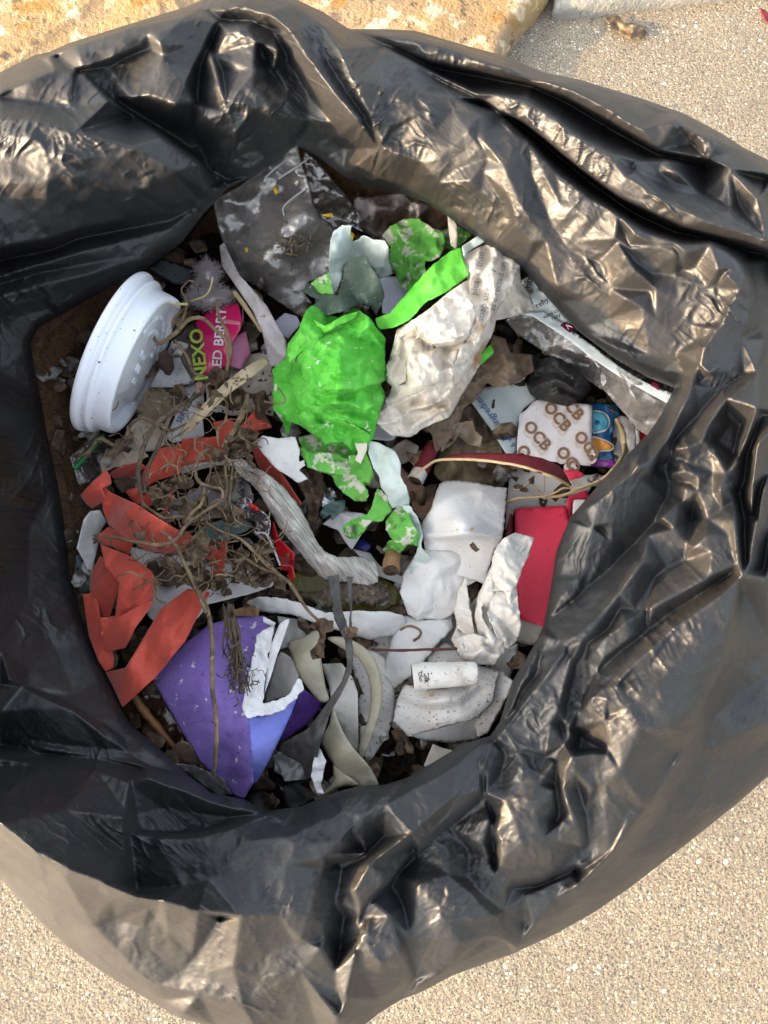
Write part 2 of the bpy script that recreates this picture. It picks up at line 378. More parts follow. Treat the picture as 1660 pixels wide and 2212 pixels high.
m_redfoil = M('red_film', (.50, .006, .012), (.38, .004, .01), 70, rough=.25, coat=.4, spots=(((.6, .5, .4), 1500, .74, .02),), wr=.4)
m_foil = M('silver_foil', (.62, .62, .64), (.4, .4, .42), 90, rough=.22, metal=1., bump=.5, wr=.8, wrs=260)
m_greyfilm = M('wrinkled_grey_film', (.52, .48, .47), (.38, .34, .33), 60, rough=.6, spots=(((.16, .12, .09), 150, .62, .1),)+speck, wr=1.0, wrs=170)
m_rope = M('twisted_paper', (.66, .62, .58), (.42, .37, .32), 70, rough=.8, spots=(((.05, .04, .03), 500, .64, .05), ((.22, .17, .13), 60, .58, .18)), wr=.6, wrs=300)
m_cream = M('cream_strip', (.52, .47, .33), (.60, .55, .43), 30, rough=.4, spots=(((.36, .22, .09), 40, .70, .1),)+speck, transl=.35, bump=.1)
m_terra = M('terracotta_paper', (.33, .18, .13), (.28, .15, .10), 60, rough=.8, spots=speck)
m_rot = M('rotten_leaf', (.24, .18, .10), (.08, .05, .03), 60, rough=.6, spots=(((.42, .36, .24), 80, .62, .1), ((.02, .014, .01), 50, .62, .1)), wr=.8)
m_deadleaf = M('dead_leaf', (.17, .115, .07), (.08, .052, .032), 140, rough=.85, spots=(((.20, .145, .09), 240, .6, .1),), wr=.8, wrs=300, bump=.6)
m_stem = M('dead_stem', (.26, .18, .105), (.09, .06, .036), 130, rough=.85, spots=(((.34, .26, .16), 300, .62, .08), ((.03, .022, .015), 220, .62, .08)), bump=.8, bs=900)
m_stemdark = M('dark_stem', (.085, .062, .045), (.14, .105, .07), 160, rough=.85, spots=(((.03, .024, .018), 200, .58, .08),), bump=.8, bs=900)
m_stempale = M('pale_stem', (.46, .34, .19), (.34, .23, .12), 160, rough=.75, bump=.5)
m_pod = M('pale_pod', (.50, .40, .27), (.36, .26, .16), 110, rough=.8, spots=(((.09, .055, .035), 130, .58, .05), ((.30, .09, .06), 60, .66, .06)), bump=.7, bs=800)
m_greyleaf = M('grey_dead_leaf', (.045, .042, .04), (.09, .083, .075), 140, rough=.6, spec=.4, wr=.4, wrs=300, spots=(((.03, .028, .027), 120, .6, .1),))
m_bark = M('bark', (.16, .12, .085), (.07, .05, .035), 300, rough=.9, spots=(((.34, .28, .21), 700, .62, .05),), bump=1., bs=500, bdist=.0015)
m_fluff = M('cotton_fluff', (.66, .60, .60), (.55, .47, .48), 90, rough=1., spec=0, transl=.3); m_fluffcream = M('cream_fluff', (.62, .52, .38), (.5, .38, .24), 90, rough=1., spec=0, transl=.3)
m_butt = M('filter_paper', (.66, .63, .585), (.56, .52, .47), 90, spots=(((.12, .08, .05), 620, .64, .03), ((.30, .22, .14), 60, .58, .2)), bump=.5, bs=900)
m_char = M('charred_tobacco', (.03, .02, .014), (.10, .06, .03), 500, rough=.95, bump=1.); m_cork = M('cork_tip_paper', (.20, .10, .045), (.3, .17, .08), 200, spots=speck)
m_soil = M('soil', (.016, .012, .009), (.035, .026, .018), 260, rough=.95, spec=.1, spots=(((.30, .26, .2), 1500, .72, .03), ((.13, .06, .03), 500, .70, .05)), bump=1., bs=500, bdist=.002)
m_yellow = M('yellow_petal', (.62, .36, .02), rough=.6)
m_grass = M('dry_grass', (.42, .36, .16), (.5, .42, .2), 100, rough=.6)
c_clear = clear_mat('clear_film', (.97, .96, .95), .20, (.44, .41, .38), rough=.26, gl=.11, bump=.15, bs=60)
c_clear2 = clear_mat('clear_film_dark', (.82, .78, .74), .10, (.36, .33, .32), gl=.16, bs=140)
c_brown = clear_mat('smoky_brown_film', (.62, .50, .42), .28, (.16, .11, .085), gl=.08, rough=.3)
c_grey = clear_mat('grey_film', (.75, .74, .74), .45, (.30, .28, .27), gl=.10, rough=.3)
c_milk = clear_mat('milky_film', (.85, .83, .83), .55, (.60, .57, .57), gl=.08, rough=.35)
c_olive = clear_mat('olive_film', (.80, .74, .32), .45, (.20, .17, .035), gl=.06, rough=.25)
c_amber = clear_mat('amber_film', (.72, .46, .22), .35, (.10, .05, .022), gl=.14, rough=.2)

def weave_mat():
    m, N, L, B, O = nt('ribbon_weave')
    uv = N.new('ShaderNodeTexCoord').outputs['UV']; co = N.new('ShaderNodeTexCoord').outputs['Object']
    mp = N.new('ShaderNodeMapping'); mp.inputs['Rotation'].default_value = (0, 0, R_(35)); L.new(uv, mp.inputs[0])
    w = []
    for d in ('X', 'Y'):
        t = N.new('ShaderNodeTexWave'); t.bands_direction = d; t.inputs['Scale'].default_value = 11.0; t.inputs['Distortion'].default_value = .4
        L.new(mp.outputs[0], t.inputs['Vector']); w.append(t.outputs['Fac'])
    x = N.new('ShaderNodeMath'); x.operation = 'MULTIPLY'; L.new(w[0], x.inputs[0]); L.new(w[1], x.inputs[1])
    c = mixc(N, L, ramp(N, L, x.outputs[0], 0, .6), (.52, .055, .03), (.82, .10, .045))
    c = mixc(N, L, ramp(N, L, noise(N, L, co, 70, 4), .6, .75, 0, .6), c, (.22, .035, .02))
    c = mixc(N, L, ramp(N, L, noise(N, L, co, 500, 3), .71, .74), c, DIRT)
    L.new(c, B.inputs['Base Color']); B.inputs['Roughness'].default_value = .38; B.inputs['Sheen Weight'].default_value = .3
    b = N.new('ShaderNodeBump'); b.inputs['Strength'].default_value = .5; b.inputs['Distance'].default_value = .0004
    L.new(x.outputs[0], b.inputs['Height']); L.new(b.outputs[0], B.inputs['Normal'])
    return m
m_ribbon = weave_mat()

def bag_mat():
    m, N, L, B, O = nt('black_bag_film')
    co = N.new('ShaderNodeTexCoord').outputs['Object']
    dust = ramp(N, L, noise(N, L, co, 750, 3, .7), .685, .72)
    dustzone = ramp(N, L, noise(N, L, co, 14, 3), .42, .7, .05, .75)
    dm = N.new('ShaderNodeMath'); dm.operation = 'MULTIPLY'; L.new(dust, dm.inputs[0]); L.new(dustzone, dm.inputs[1])
    haze = ramp(N, L, noise(N, L, co, 22, 6, .6), .45, .75, 0, .10)
    c = mixc(N, L, haze, (.013, .0135, .015), (.08, .073, .06))
    c = mixc(N, L, dm.outputs[0], c, (.55, .48, .38))
    L.new(c, B.inputs['Base Color'])
    L.new(ramp(N, L, noise(N, L, co, 40, 5), .3, .7, .45, .60), B.inputs['Roughness'])
    B.inputs['IOR'].default_value = 1.52; B.inputs['Coat Weight'].default_value = .1; B.inputs['Coat Roughness'].default_value = .24
    h1 = noise(N, L, co, 160, 5, .6, .6); h2 = noise(N, L, co, 900, 3)
    v = N.new('ShaderNodeTexVoronoi'); v.feature = 'DISTANCE_TO_EDGE'; v.inputs['Scale'].default_value = 75
    wv = N.new('ShaderNodeMixRGB'); wv.blend_type = 'ADD'; wv.inputs[0].default_value = .03
    nz = N.new('ShaderNodeTexNoise'); nz.inputs['Scale'].default_value = 45; L.new(co, nz.inputs['Vector'])
    L.new(co, wv.inputs[1]); L.new(nz.outputs['Color'], wv.inputs[2]); L.new(wv.outputs[0], v.inputs['Vector'])
    a = N.new('ShaderNodeMath'); a.operation = 'MULTIPLY_ADD'; L.new(ramp(N, L, v.outputs['Distance'], 0, .22), a.inputs[0]); a.inputs[1].default_value = .18; L.new(h1, a.inputs[2])
    a2 = N.new('ShaderNodeMath'); a2.operation = 'MULTIPLY_ADD'; L.new(h2, a2.inputs[0]); a2.inputs[1].default_value = .05; L.new(a.outputs[0], a2.inputs[2])
    b = N.new('ShaderNodeBump'); b.inputs['Strength'].default_value = .4; b.inputs['Distance'].default_value = .0009
    L.new(a2.outputs[0], b.inputs['Height']); L.new(b.outputs[0], B.inputs['Normal'])
    at = N.new('ShaderNodeAttribute'); at.attribute_name = 'thin'
    t = N.new('ShaderNodeBsdfTransparent'); t.inputs[0].default_value = (.85, .8, .78, 1)
    x = N.new('ShaderNodeMixShader'); L.new(at.outputs['Fac'], x.inputs[0]); L.new(B.outputs[0], x.inputs[1]); L.new(t.outputs[0], x.inputs[2])
    L.new(x.outputs[0], O.inputs[0]); return m
m_bag = bag_mat()

def concrete_mat():
    m, N, L, B, O = nt('concrete')
    co = N.new('ShaderNodeTexCoord').outputs['Object']
    c = mixc(N, L, ramp(N, L, noise(N, L, co, 7, 6), .3, .7), (.295, .26, .20), (.23, .205, .16))
    def grains(sc, c, cols):
        v = N.new('ShaderNodeTexVoronoi'); v.inputs['Scale'].default_value = sc; v.inputs['Randomness'].default_value = 1; L.new(co, v.inputs['Vector'])
        s = N.new('ShaderNodeSeparateColor'); L.new(v.outputs['Color'], s.inputs[0])
        for (ch, lo, hi, colr, size) in cols:
            f = ramp(N, L, s.outputs[ch], lo, hi)
            g = ramp(N, L, v.outputs['Distance'], size, size*.75)
            mm = N.new('ShaderNodeMath'); mm.operation = 'MULTIPLY'; L.new(f, mm.inputs[0]); L.new(g, mm.inputs[1])
            c = mixc(N, L, mm.outputs[0], c, colr)
        return c, v
    c, v1 = grains(740, c, ((0, .55, .75, (.46, .39, .28), .6), (1, .62, .66, (.15, .13, .102), .62), (2, .82, .86, (.075, .07, .07), .55)))
    c, v2 = grains(280, c, ((0, .86, .88, (.09, .09, .095), .42), (1, .86, .88, (.62, .58, .5), .4), (2, .90, .92, (.22, .17, .125), .42)))
    c, v3 = grains(95, c, ((0, .93, .94, (.13, .14, .15), .30), (1, .94, .95, (.6, .57, .52), .25)))
    c = mixc(N, L, ramp(N, L, noise(N, L, co, 16, 6, .65), .52, .72, 0, .45), c, (.16, .14, .115))
    L.new(c, B.inputs['Base Color']); B.inputs['Roughness'].default_value = .9; B.inputs['Specular IOR Level'].default_value = .2
    a = N.new('ShaderNodeMath'); a.operation = 'ADD'; L.new(noise(N, L, co, 400, 6, .7), a.inputs[0]); L.new(v2.outputs['Distance'], a.inputs[1])
    b = N.new('ShaderNodeBump'); b.inputs['Strength'].default_value = .4; b.inputs['Distance'].default_value = .0018
    L.new(a.outputs[0], b.inputs['Height']); L.new(b.outputs[0], B.inputs['Normal'])
    return m
m_conc = concrete_mat()
m_stone = M('ochre_stone', (.37, .24, .10), (.28, .21, .135), 11, rough=.85, spots=(((.60, .50, .36), 30, .54, .10), ((.30, .17, .05), 17, .56, .10), ((.13, .10, .07), 70, .60, .06), ((.09, .07, .05), 9, .66, .03)), bump=.9, bs=160, bdist=.006, wr=.25, wrs=9)
m_greystone = M('grey_stone', (.28, .285, .27), (.22, .23, .225), 12, rough=.85, spots=(((.36, .34, .28), 40, .6, .12), ((.13, .13, .13), 90, .66, .06)), bump=.9, bs=160, bdist=.005)
def fibre_mat():
    m, N, L, B, O = nt('brown_fibre')
    uv = N.new('ShaderNodeTexCoord').outputs['UV']
    mp = N.new('ShaderNodeMapping'); mp.inputs['Scale'].default_value = (30, 6, 1); L.new(uv, mp.inputs[0])
    n = noise(N, L, mp.outputs[0], 3.2, 6, .65, 1.6)
    c = mixc(N, L, ramp(N, L, n, .35, .7), (.03, .015, .007), (.19, .095, .036))
    L.new(c, B.inputs['Base Color']); B.inputs['Roughness'].default_value = .8
    b = N.new('ShaderNodeBump'); b.inputs['Strength'].default_value = .9; b.inputs['Distance'].default_value = .002
    L.new(n, b.inputs['Height']); L.new(b.outputs[0], B.inputs['Normal']); return m
m_fibre = fibre_mat()

# ------------------------------------------------------------------ setting: ground, stones
GH = -Z0*1000
g, _n = 3.0, 2
mk('ground', [(-6, -6, 0), (6, -6, 0), (6, 6, 0), (-6, 6, 0)], [(0, 1, 2, 3)], m_conc, kind='structure', smooth=False)
def stone(name, mat, poly, top, label, seed, step=16, amp=9):
    b = resample(poly, step); base = P(b[:, 0], b[:, 1], np.full(len(b), GH))
    c = base.mean(0); rings = []
    V = []; F = []; n = len(b)
    for (s, z) in ((1.0, -6), (1.004, top*.35), (.995, top*.7), (.975, top*.93), (.95, top), (.85, top+4), (.7, top+7), (.5, top+8), (.25, top+9), (.06, top+9)):
        q = c + (base-c)*s; q[:, 2] = z*.001
        d = facet(q[:, 0]*1000, q[:, 1]*1000, 70, seed)*amp + facet(q[:, 0]*1000, q[:, 1]*1000, 22, seed+1)*amp*.35
        if z > 0: q[:, 2] += d*.001; q[:, :2] += (facet(q[:, 0]*1000+z*5, q[:, 1]*1000, 40, seed+3)*3*.001)[:, None]
        V += q.tolist()
    for a in range(9):
        for i in range(n): F.append((a*n+i, a*n+(i+1) % n, (a+1)*n+(i+1) % n, (a+1)*n+i))
    F.append(tuple(9*n+i for i in range(n)))
    return mk(name, V, F, mat, None, label, 'stone')
stone('stone_slab', m_stone, [(-420, 420), (-480, -350), (1290, -350), (1205, -60), (1178, 20), (1120, 85), (1085, 135), (1040, 240), (500, 420)][::-1], 34,
      'ochre weathered stone slab behind the bag, lit by warm sun', 3)
stone('kerb_stone', m_greystone, [(1196, -320), (1900, -320), (1900, -40), (1520, 8), (1380, 22), (1260, 40), (1192, 42)][::-1], 22,
      'grey block of stone along the top edge above the sandy concrete', 8, amp=6)
sheet('ground_leaf', m_rot, k(17, "430,130 480,115 530,120 560,170 640,175 700,190 745,240 690,300 620,290 560,270 480,220 440,180"), GH+6, ((12, 3), (5, 1)), 4, rag=2,
      label='curled brown leaf lying on the concrete beyond the bag', cat='leaf')
sheet('red_leaf', m_redflap, k(17, "1600,60 1640,75 1700,130 1690,200 1650,170 1610,110"), GH+5, ((10, 2),), 4,
      label='small red leaf at the right edge of the concrete', cat='leaf')

# ------------------------------------------------------------------ the bag
A_IN = [(640,312,-36),(690,340,-40),(740,378,-44),(800,408,-46),(870,418,-42),(930,440,-38),(1000,490,-37),(1060,535,-37),(1130,582,-38),(1191,652,-39),(1250,715,-41),(1330,775,-43),(1400,815,-43),
 (1458,838,-42),(1429,895,-38),(1405,933,-36),(1362,976,-36),(1290,1052,-38),(1232,1118,-40),(1203,1188,-42),(1190,1270,-46),(1175,1352,-50),(1160,1385,-44),(1108,1471,-46),(1080,1560,-50),(1060,1590,-52),(1005,1605,-54),
 (940,1645,-54),(880,1680,-52),(830,1696,-50),(790,1696,-50),(745,1706,-54),(700,1722,-58),(650,1742,-60),(575,1752,-58),(530,1728,-58),(457,1713,-60),(406,1674,-62),(330,1604,-68),(281,1565,-74),(261,1528,-78),(231,1462,-84),(198,1393,-88),
 (172,1320,-90),(150,1245,-90),(146,1188,-90),(136,1110,-88),(122,1030,-86),(104,950,-82),(88,860,-76),(74,790,-70),(66,742,-64),(84,706,-61),(132,680,-60),(192,646,-60),(264,607,-60),(320,577,-60),(396,521,-60),(440,462,-58),(490,408,-56),(560,375,-46),(605,345,-40)]
O_OUT = [(0,155,-34),(75,118,-32),(105,112,-30),(150,92,-28),(235,65,-26),(325,37,-26),(400,15,-26),(430,2,-26),(470,-22,-26),(560,-30,-26),(640,-2,-26),(700,26,-28),(755,62,-28),(830,62,-32),(895,65,-34),(1015,100,-36),(1090,120,-38),(1175,155,-40),(1255,172,-42),(1380,210,-44),(1480,245,-46),(1555,285,-48),(1610,320,-50),
 (1660,345,-52),(1760,430,-60),(1840,580,-66),(1870,800,-80),(1870,1100,-90),(1840,1350,-100),(1760,1560,-110),(1660,1677,-118),(1598,1733,-122),(1486,1822,-128),(1363,1917,-132),(1290,1968,-134),(1201,2018,-134),(1111,2060,-132),(1011,2096,-130),(977,2108,-128),(916,2141,-126),(865,2161,-126),(820,2189,-126),(780,2222,-126),
 (700,2262,-126),(580,2268,-128),(470,2222,-130),(390,2200,-130),(345,2175,-132),(220,2100,-134),(145,2045,-134),(75,1980,-134),(0,1897,-134),(-130,1800,-130),(-230,1600,-100),(-290,1300,-50),(-300,1000,-30),(-280,700,-30),(-210,420,-36),(-95,240,-36)]
LINES = []      # ridge and valley lines of the folds: photo position and height in mm
def ln(n, s): LINES.append(k(n, s))
def lr(n, s): LINES.append([(q[0], q[1], q[2]*.68 if q[2] < 0 else q[2]) for q in k(n, s)])
# upper left roll, lying over the sheet to its right
ln(1, "310,310,2 470,430,4 700,590,0 860,700,-14 980,805,-42"); ln(1, "345,300,-8 500,430,-18 720,585,-30 870,690,-40 985,780,-54")
ln(0, "-110,330,6 0,250,12 90,265,15 160,285,14 290,318,6 380,370,-8 440,405,-28"); ln(0, "-70,230,-8 0,200,2 60,175,2 120,150,2"); ln(0, "0,212,-2 80,222,-2 155,238,0")
ln(0, "-100,440,-4 0,400,-2 100,390,0 200,390,-4 300,410,-16 380,440,-34"); ln(0, "60,300,13 175,380,-1"); ln(0, "0,330,6 140,340,8 260,340,3")
ln(0, "-100,580,-16 0,535,-24 109,515,-27 172,492,-30 260,475,-36 363,455,-44 430,430,-50"); ln(0, "-110,610,-24 0,562,-50 109,540,-50 172,514,-50 270,495,-52 363,478,-54 420,450,-55")
ln(0, "-120,650,-14 0,598,-36 80,572,-36 170,545,-38 250,525,-42 370,492,-50"); ln(0, "-120,670,-20 0,612,-46 80,590,-46 160,575,-46 240,560,-48"); ln(0, "-130,700,-10 0,640,-40 90,615,-42 200,590,-46 300,555,-52"); ln(0, "-130,770,-14 0,700,-56 100,668,-57")
# sheet left of the upright crease
ln(1, "210,245,-4 330,190,6 560,115,10 650,100,10 800,66,10 930,95,6"); ln(1, "240,240,-14 300,300,-6"); ln(1, "480,428,-12 560,420,-2 640,410,2 760,450,2 845,440,-6"); ln(1, "330,325,-4 470,285,-6 570,235,-5 650,205,0"); ln(1, "350,290,2 480,250,3 600,200,4")
ln(1, "640,140,9 690,190,11 700,240,5"); ln(1, "560,500,-20 700,560,-34 760,600,-40"); ln(1, "830,300,0 800,360,4 770,450,1"); ln(1, "860,620,-40 900,720,-50 950,790,-56")
ln(1, "945,95,-2 900,200,-12 862,300,-14 850,440,-18 820,560,-32 815,640,-42"); ln(1, "885,190,2 915,240,6 950,360,4 985,480,0 1015,580,-10 1000,700,-36"); ln(1, "925,240,-3 955,310,-6 965,370,-4"); ln(1, "985,130,8 1060,120,8 1110,180,8 1100,300,6 1090,380,4 1170,450,-2")
ln(1, "1010,490,-4 1100,470,-2 1170,490,-6 1260,600,-26"); ln(1, "1120,200,-4 1145,260,-8 1185,320,-8"); ln(1, "1150,195,6 1200,215,8 1180,300,2"); ln(1, "850,450,-8 900,520,-8 1000,590,-16"); ln(1, "1030,600,-24 1100,640,-34 1170,700,-44"); ln(1, "1000,430,2 1040,380,4")
ln(1, "1180,140,-2 1240,250,-8 1330,400,-10 1440,530,-14 1480,580,-18"); ln(1, "1190,300,-2 1260,420,-8 1340,520,-18 1420,600,-30 1500,640,-36")
ln(1, "850,0,-8 960,40,0 1050,22,4 1160,60,12 1260,135,16 1350,270,16 1450,405,14 1550,520,8 1640,640,-14"); ln(1, "870,30,-10 960,90,-8 1100,95,-4 1190,130,-4")
ln(1, "1270,10,0 1400,110,10 1470,210,14 1530,350,14 1590,470,8 1655,640,-8"); ln(1, "1300,110,6 1400,240,6 1490,390,6 1570,500,0 1645,640,-16")
# right hand rolls
ln(2, "0,150,0 130,165,6 300,212,8 400,250,10 560,300,10 700,345,11 820,390,12 960,465,12 1070,535,12 1110,555,12"); ln(2, "100,222,-4 200,262,1 400,300,3 640,352,4 800,425,4 1000,540,5 1180,648,4 1400,690,3 1660,752,2"); ln(2, "0,192,-10 100,240,-14 200,285,-18 400,322,-20 640,372,-18 800,445,-22 1000,565,-26 1200,672,-24 1400,708,-20 1660,775,-22")
ln(2, "1110,555,12 1190,530,12 1260,520,14 1330,620,-2 1360,580,8 1440,600,10 1560,640,6 1700,720,2"); ln(2, "640,330,2 900,360,0 1090,425,-4 1250,480,-4"); ln(2, "1090,430,-8 1200,490,-8 1300,495,-8"); ln(2, "1400,560,-2 1440,590,4 1560,650,-4")
ln(2, "20,210,0 100,250,4 280,345,5 400,402,6 500,405,6 610,435,9 710,490,10 840,590,11 985,680,11 1050,765,11 1200,860,11 1400,955,11 1660,1040,8 1760,1070,4")
ln(2, "250,320,-16 380,375,-14 560,380,-14"); ln(2, "250,350,-2 420,430,0 600,525,2 800,690,3 1000,840,4 1150,910,4 1300,980,4 1660,1075,2 1760,1110,0"); ln(2, "440,455,-20 560,520,-30 720,640,-42 900,790,-44 1080,920,-40 1250,1000,-34 1400,1030,-34 1560,1080,-36 1700,1140,-36")
ln(2, "990,665,11 1100,690,6 1080,740,10 1190,740,4 1260,790,2"); ln(2, "1200,690,6 1300,760,-2 1380,830,-8 1500,725,8"); ln(2, "1210,690,10 1270,740,10 1340,810,0"); ln(2, "1500,730,8 1540,900,-4 1620,860,8 1660,800,6"); ln(2, "1080,730,2 1240,820,2 1380,840,-2 1500,900,2")
ln(2, "500,485,-2 620,605,3 740,735,4 900,860,5 1010,925,6 1130,1000,6 1290,1050,7 1420,1040,7 1520,1105,5 1565,1190,3")
# big inner slope on the right
lr(2, "0,380,8 150,400,5 300,420,4 500,485,2"); lr(2, "20,540,0 150,490,4 300,480,2 420,500,4"); lr(2, "30,580,-10 180,600,-4 240,690,-8 300,740,-14"); lr(2, "280,640,-2 370,560,6 450,680,-1 370,780,-8 420,830,-16"); lr(2, "380,570,3 440,620,4 520,720,4 600,900,-6 700,1040,-20")
lr(2, "160,700,-16 240,790,-22 380,900,-32"); lr(2, "430,740,-6 500,860,-16 560,940,-24"); lr(2, "520,820,-4 570,960,-14 640,1050,-24"); lr(2, "700,760,4 770,900,-4 850,1040,-12 930,1130,-20"); lr(2, "640,760,-2 720,960,-14 800,1080,-22")
lr(2, "960,910,2 1000,1030,0 1060,1070,-2 1040,1000,-4"); lr(2, "1060,1060,-4 1080,1010,6 1180,1060,3 1260,1050,7 1300,1090,6"); lr(2, "1010,1040,-3 1080,1130,-10 1150,1180,-14 1250,1190,-12 1350,1150,-4 1410,1050,8"); lr(2, "1250,1060,4 1300,1160,-10 1400,1240,-6 1470,1190,2 1520,1150,6")
lr(14, "520,0,2 600,130,-4 740,260,-12 900,310,-14 1100,290,-10 1190,260,-4 1270,150,8"); lr(14, "900,0,4 1020,220,-8 1150,260,-8"); lr(14, "1210,110,8 1190,330,-10 1260,390,-6"); lr(14, "520,330,-16 640,400,-18 650,520,-26 740,480,-22"); lr(14, "200,180,-26 400,260,-24 700,280,-18"); lr(14, "800,560,-26 1000,530,-22 1210,520,-12"); lr(14, "1150,390,-10 1230,490,-10"); lr(14, "430,700,-42 700,760,-40 900,740,-34 1060,640,-24")
lr(14, "0,230,-34 200,330,-38 390,480,-42 450,640,-46"); lr(14, "600,800,-46 800,880,-48 950,880,-42")
# upright fold on the right
ln(14, "1380,60,4 1395,150,5 1370,260,4 1290,400,1 1205,560,-2 1110,700,-6 1075,830,-10 1000,1000,-12 940,1140,-13 820,1400,-15 690,1640,-17"); ln(14, "1430,130,0 1460,300,-2 1440,480,-6 1380,640,-10 1230,830,-12 1160,900,-12 1060,960,-18"); ln(14, "1070,850,-14 1120,870,-8 1165,890,-8 1060,930,-20 1040,980,-16")
ln(14, "1440,60,-14 1500,300,-24 1530,560,-28 1600,700,-30"); ln(14, "1560,0,-34 1650,300,-44 1700,600,-46"); ln(14, "1560,640,-18 1500,880,-14 1280,1080,-8 1130,1290,-12"); ln(14, "1400,900,-20 1220,1010,-20 1060,1200,-22 960,1300,-24 870,1400,-26")
ln(14, "690,1640,-17 600,1590,-12 560,1640,-14 430,1750,-15 320,1840,-18 210,1895,-24"); ln(14, "600,1540,-16 680,1560,-14"); ln(14, "640,1700,-22 700,1660,-30 740,1580,-34 830,1560,-34 845,1700,-36 820,1840,-36 740,2000,-38 640,2120,-40 540,2210,-42")
ln(14, "860,1500,-24 900,1450,-14 960,1450,-12 1000,1560,-22 1090,1400,-12 1160,1440,-16"); ln(14, "860,1640,-24 960,1620,-18 990,1710,-26 1060,1660,-18 1170,1640,-20"); ln(14, "870,1770,-34 960,1750,-22 1060,1780,-22 1180,1800,-20 1220,1770,-12 1270,1640,-14 1350,1540,-12 1380,1480,-8 1500,1150,-4")
ln(14, "1130,1290,-12 1280,1180,-22 1300,1280,-24 1200,1400,-26"); ln(14, "1280,1080,-12 1380,1280,-26 1330,1500,-26"); ln(14, "1500,1150,-4 1440,1380,-10 1370,1500,-16 1360,1690,-22"); ln(14, "1530,1200,-22 1430,1480,-30 1400,1700,-32"); ln(14, "1640,1300,-4 1500,1430,-6 1470,1700,-12 1460,1900,-20"); ln(14, "1590,1600,-30 1520,1800,-34 1500,1980,-34")
ln(14, "1000,2000,-34 950,1850,-26 860,1810,-32"); ln(14, "780,1970,-22 880,2050,-22 990,2130,-26"); ln(14, "910,1860,-24 1000,1970,-40"); ln(14, "1130,1980,-24 1240,1900,-22 1330,1850,-22")
# knot and radiating folds, lower right
ln(13, "1070,290,-20 1150,350,-22 1215,420,-24"); ln(13, "1060,300,-38 950,420,-40 800,560,-42 650,680,-44 430,860,-50"); ln(13, "1000,380,-26 970,530,-18 850,700,-20 740,840,-22 650,950,-24 590,1060,-26 510,1320,-30"); ln(13, "720,340,-34 800,420,-32 720,580,-38"); ln(13, "560,300,-30 700,340,-26 800,320,-24"); ln(13, "500,600,-44 560,690,-36 600,720,-36 650,600,-38")
ln(13, "970,530,-20 1050,600,-34 1000,800,-34 930,790,-30"); ln(13, "850,780,-34 780,900,-36 660,980,-38"); ln(13, "1490,540,-12 1340,610,-14 1180,700,-16 1010,790,-18 880,860,-20 770,940,-24 720,1010,-28"); ln(13, "1200,520,-30 1100,560,-32 1010,570,-28"); ln(13, "1480,530,-14 1350,470,-16 1250,450,-18 1320,390,-14 1450,390,-16"); ln(13, "1450,590,-32 1200,760,-34 1000,900,-36 850,1010,-38 740,1110,-40")
ln(13, "720,1010,-28 735,1110,-34 760,1060,-26 900,950,-22"); ln(13, "1520,600,-12 1400,720,-14 1200,860,-18 1080,960,-20 960,1065,-22 830,1200,-24 690,1270,-28 570,1440,-36"); ln(13, "1100,960,-24 1000,1120,-26 850,1200,-30"); ln(13, "1290,1000,-20 1150,1100,-20 1060,1200,-20 870,1240,-24"); ln(13, "660,1000,-40 600,1100,-46 560,1300,-50 520,1420,-50"); ln(13, "560,1060,-30 480,1200,-34 510,1320,-32 570,1480,-42")
ln(13, "400,950,-42 380,1050,-36 320,1180,-38 260,1320,-42"); ln(13, "430,930,-36 520,960,-34 560,1000,-34"); ln(13, "550,1000,-30 420,1150,-34 310,1330,-38 180,1490,-46")
ln(13, "780,1280,-24 770,1400,-30 800,1560,-36"); ln(13, "860,1250,-22 900,1330,-24 1000,1350,-26 1130,1440,-28"); ln(13, "850,1530,-30 960,1440,-24 1130,1440,-24"); ln(13, "1500,620,-14 1450,900,-22 1380,1150,-28 1300,1300,-34 1220,1480,-40 1160,1620,-46"); ln(13, "1520,700,-34 1500,1000,-44 1400,1180,-50 1330,1330,-58")
ln(13, "1660,940,-52 1490,1150,-60 1370,1370,-72"); ln(13, "1660,1150,-66 1440,1310,-74"); ln(13, "1660,1390,-70 1480,1490,-76"); ln(13, "1750,1450,-100 1500,1620,-104")
ln(0, "1720,700,-50 1740,900,-40 1700,1100,-40 1760,1300,-60")
# knot right side uprights
ln(13, "1500,530,-10 1480,300,-12 1440,130,-16"); ln(13, "1540,520,-28 1530,300,-34 1500,150,-36"); ln(13, "1560,520,-12 1600,300,-12 1640,100,-14"); ln(13, "1640,620,-16 1700,500,-16"); ln(13, "1640,560,-32 1680,300,-36")
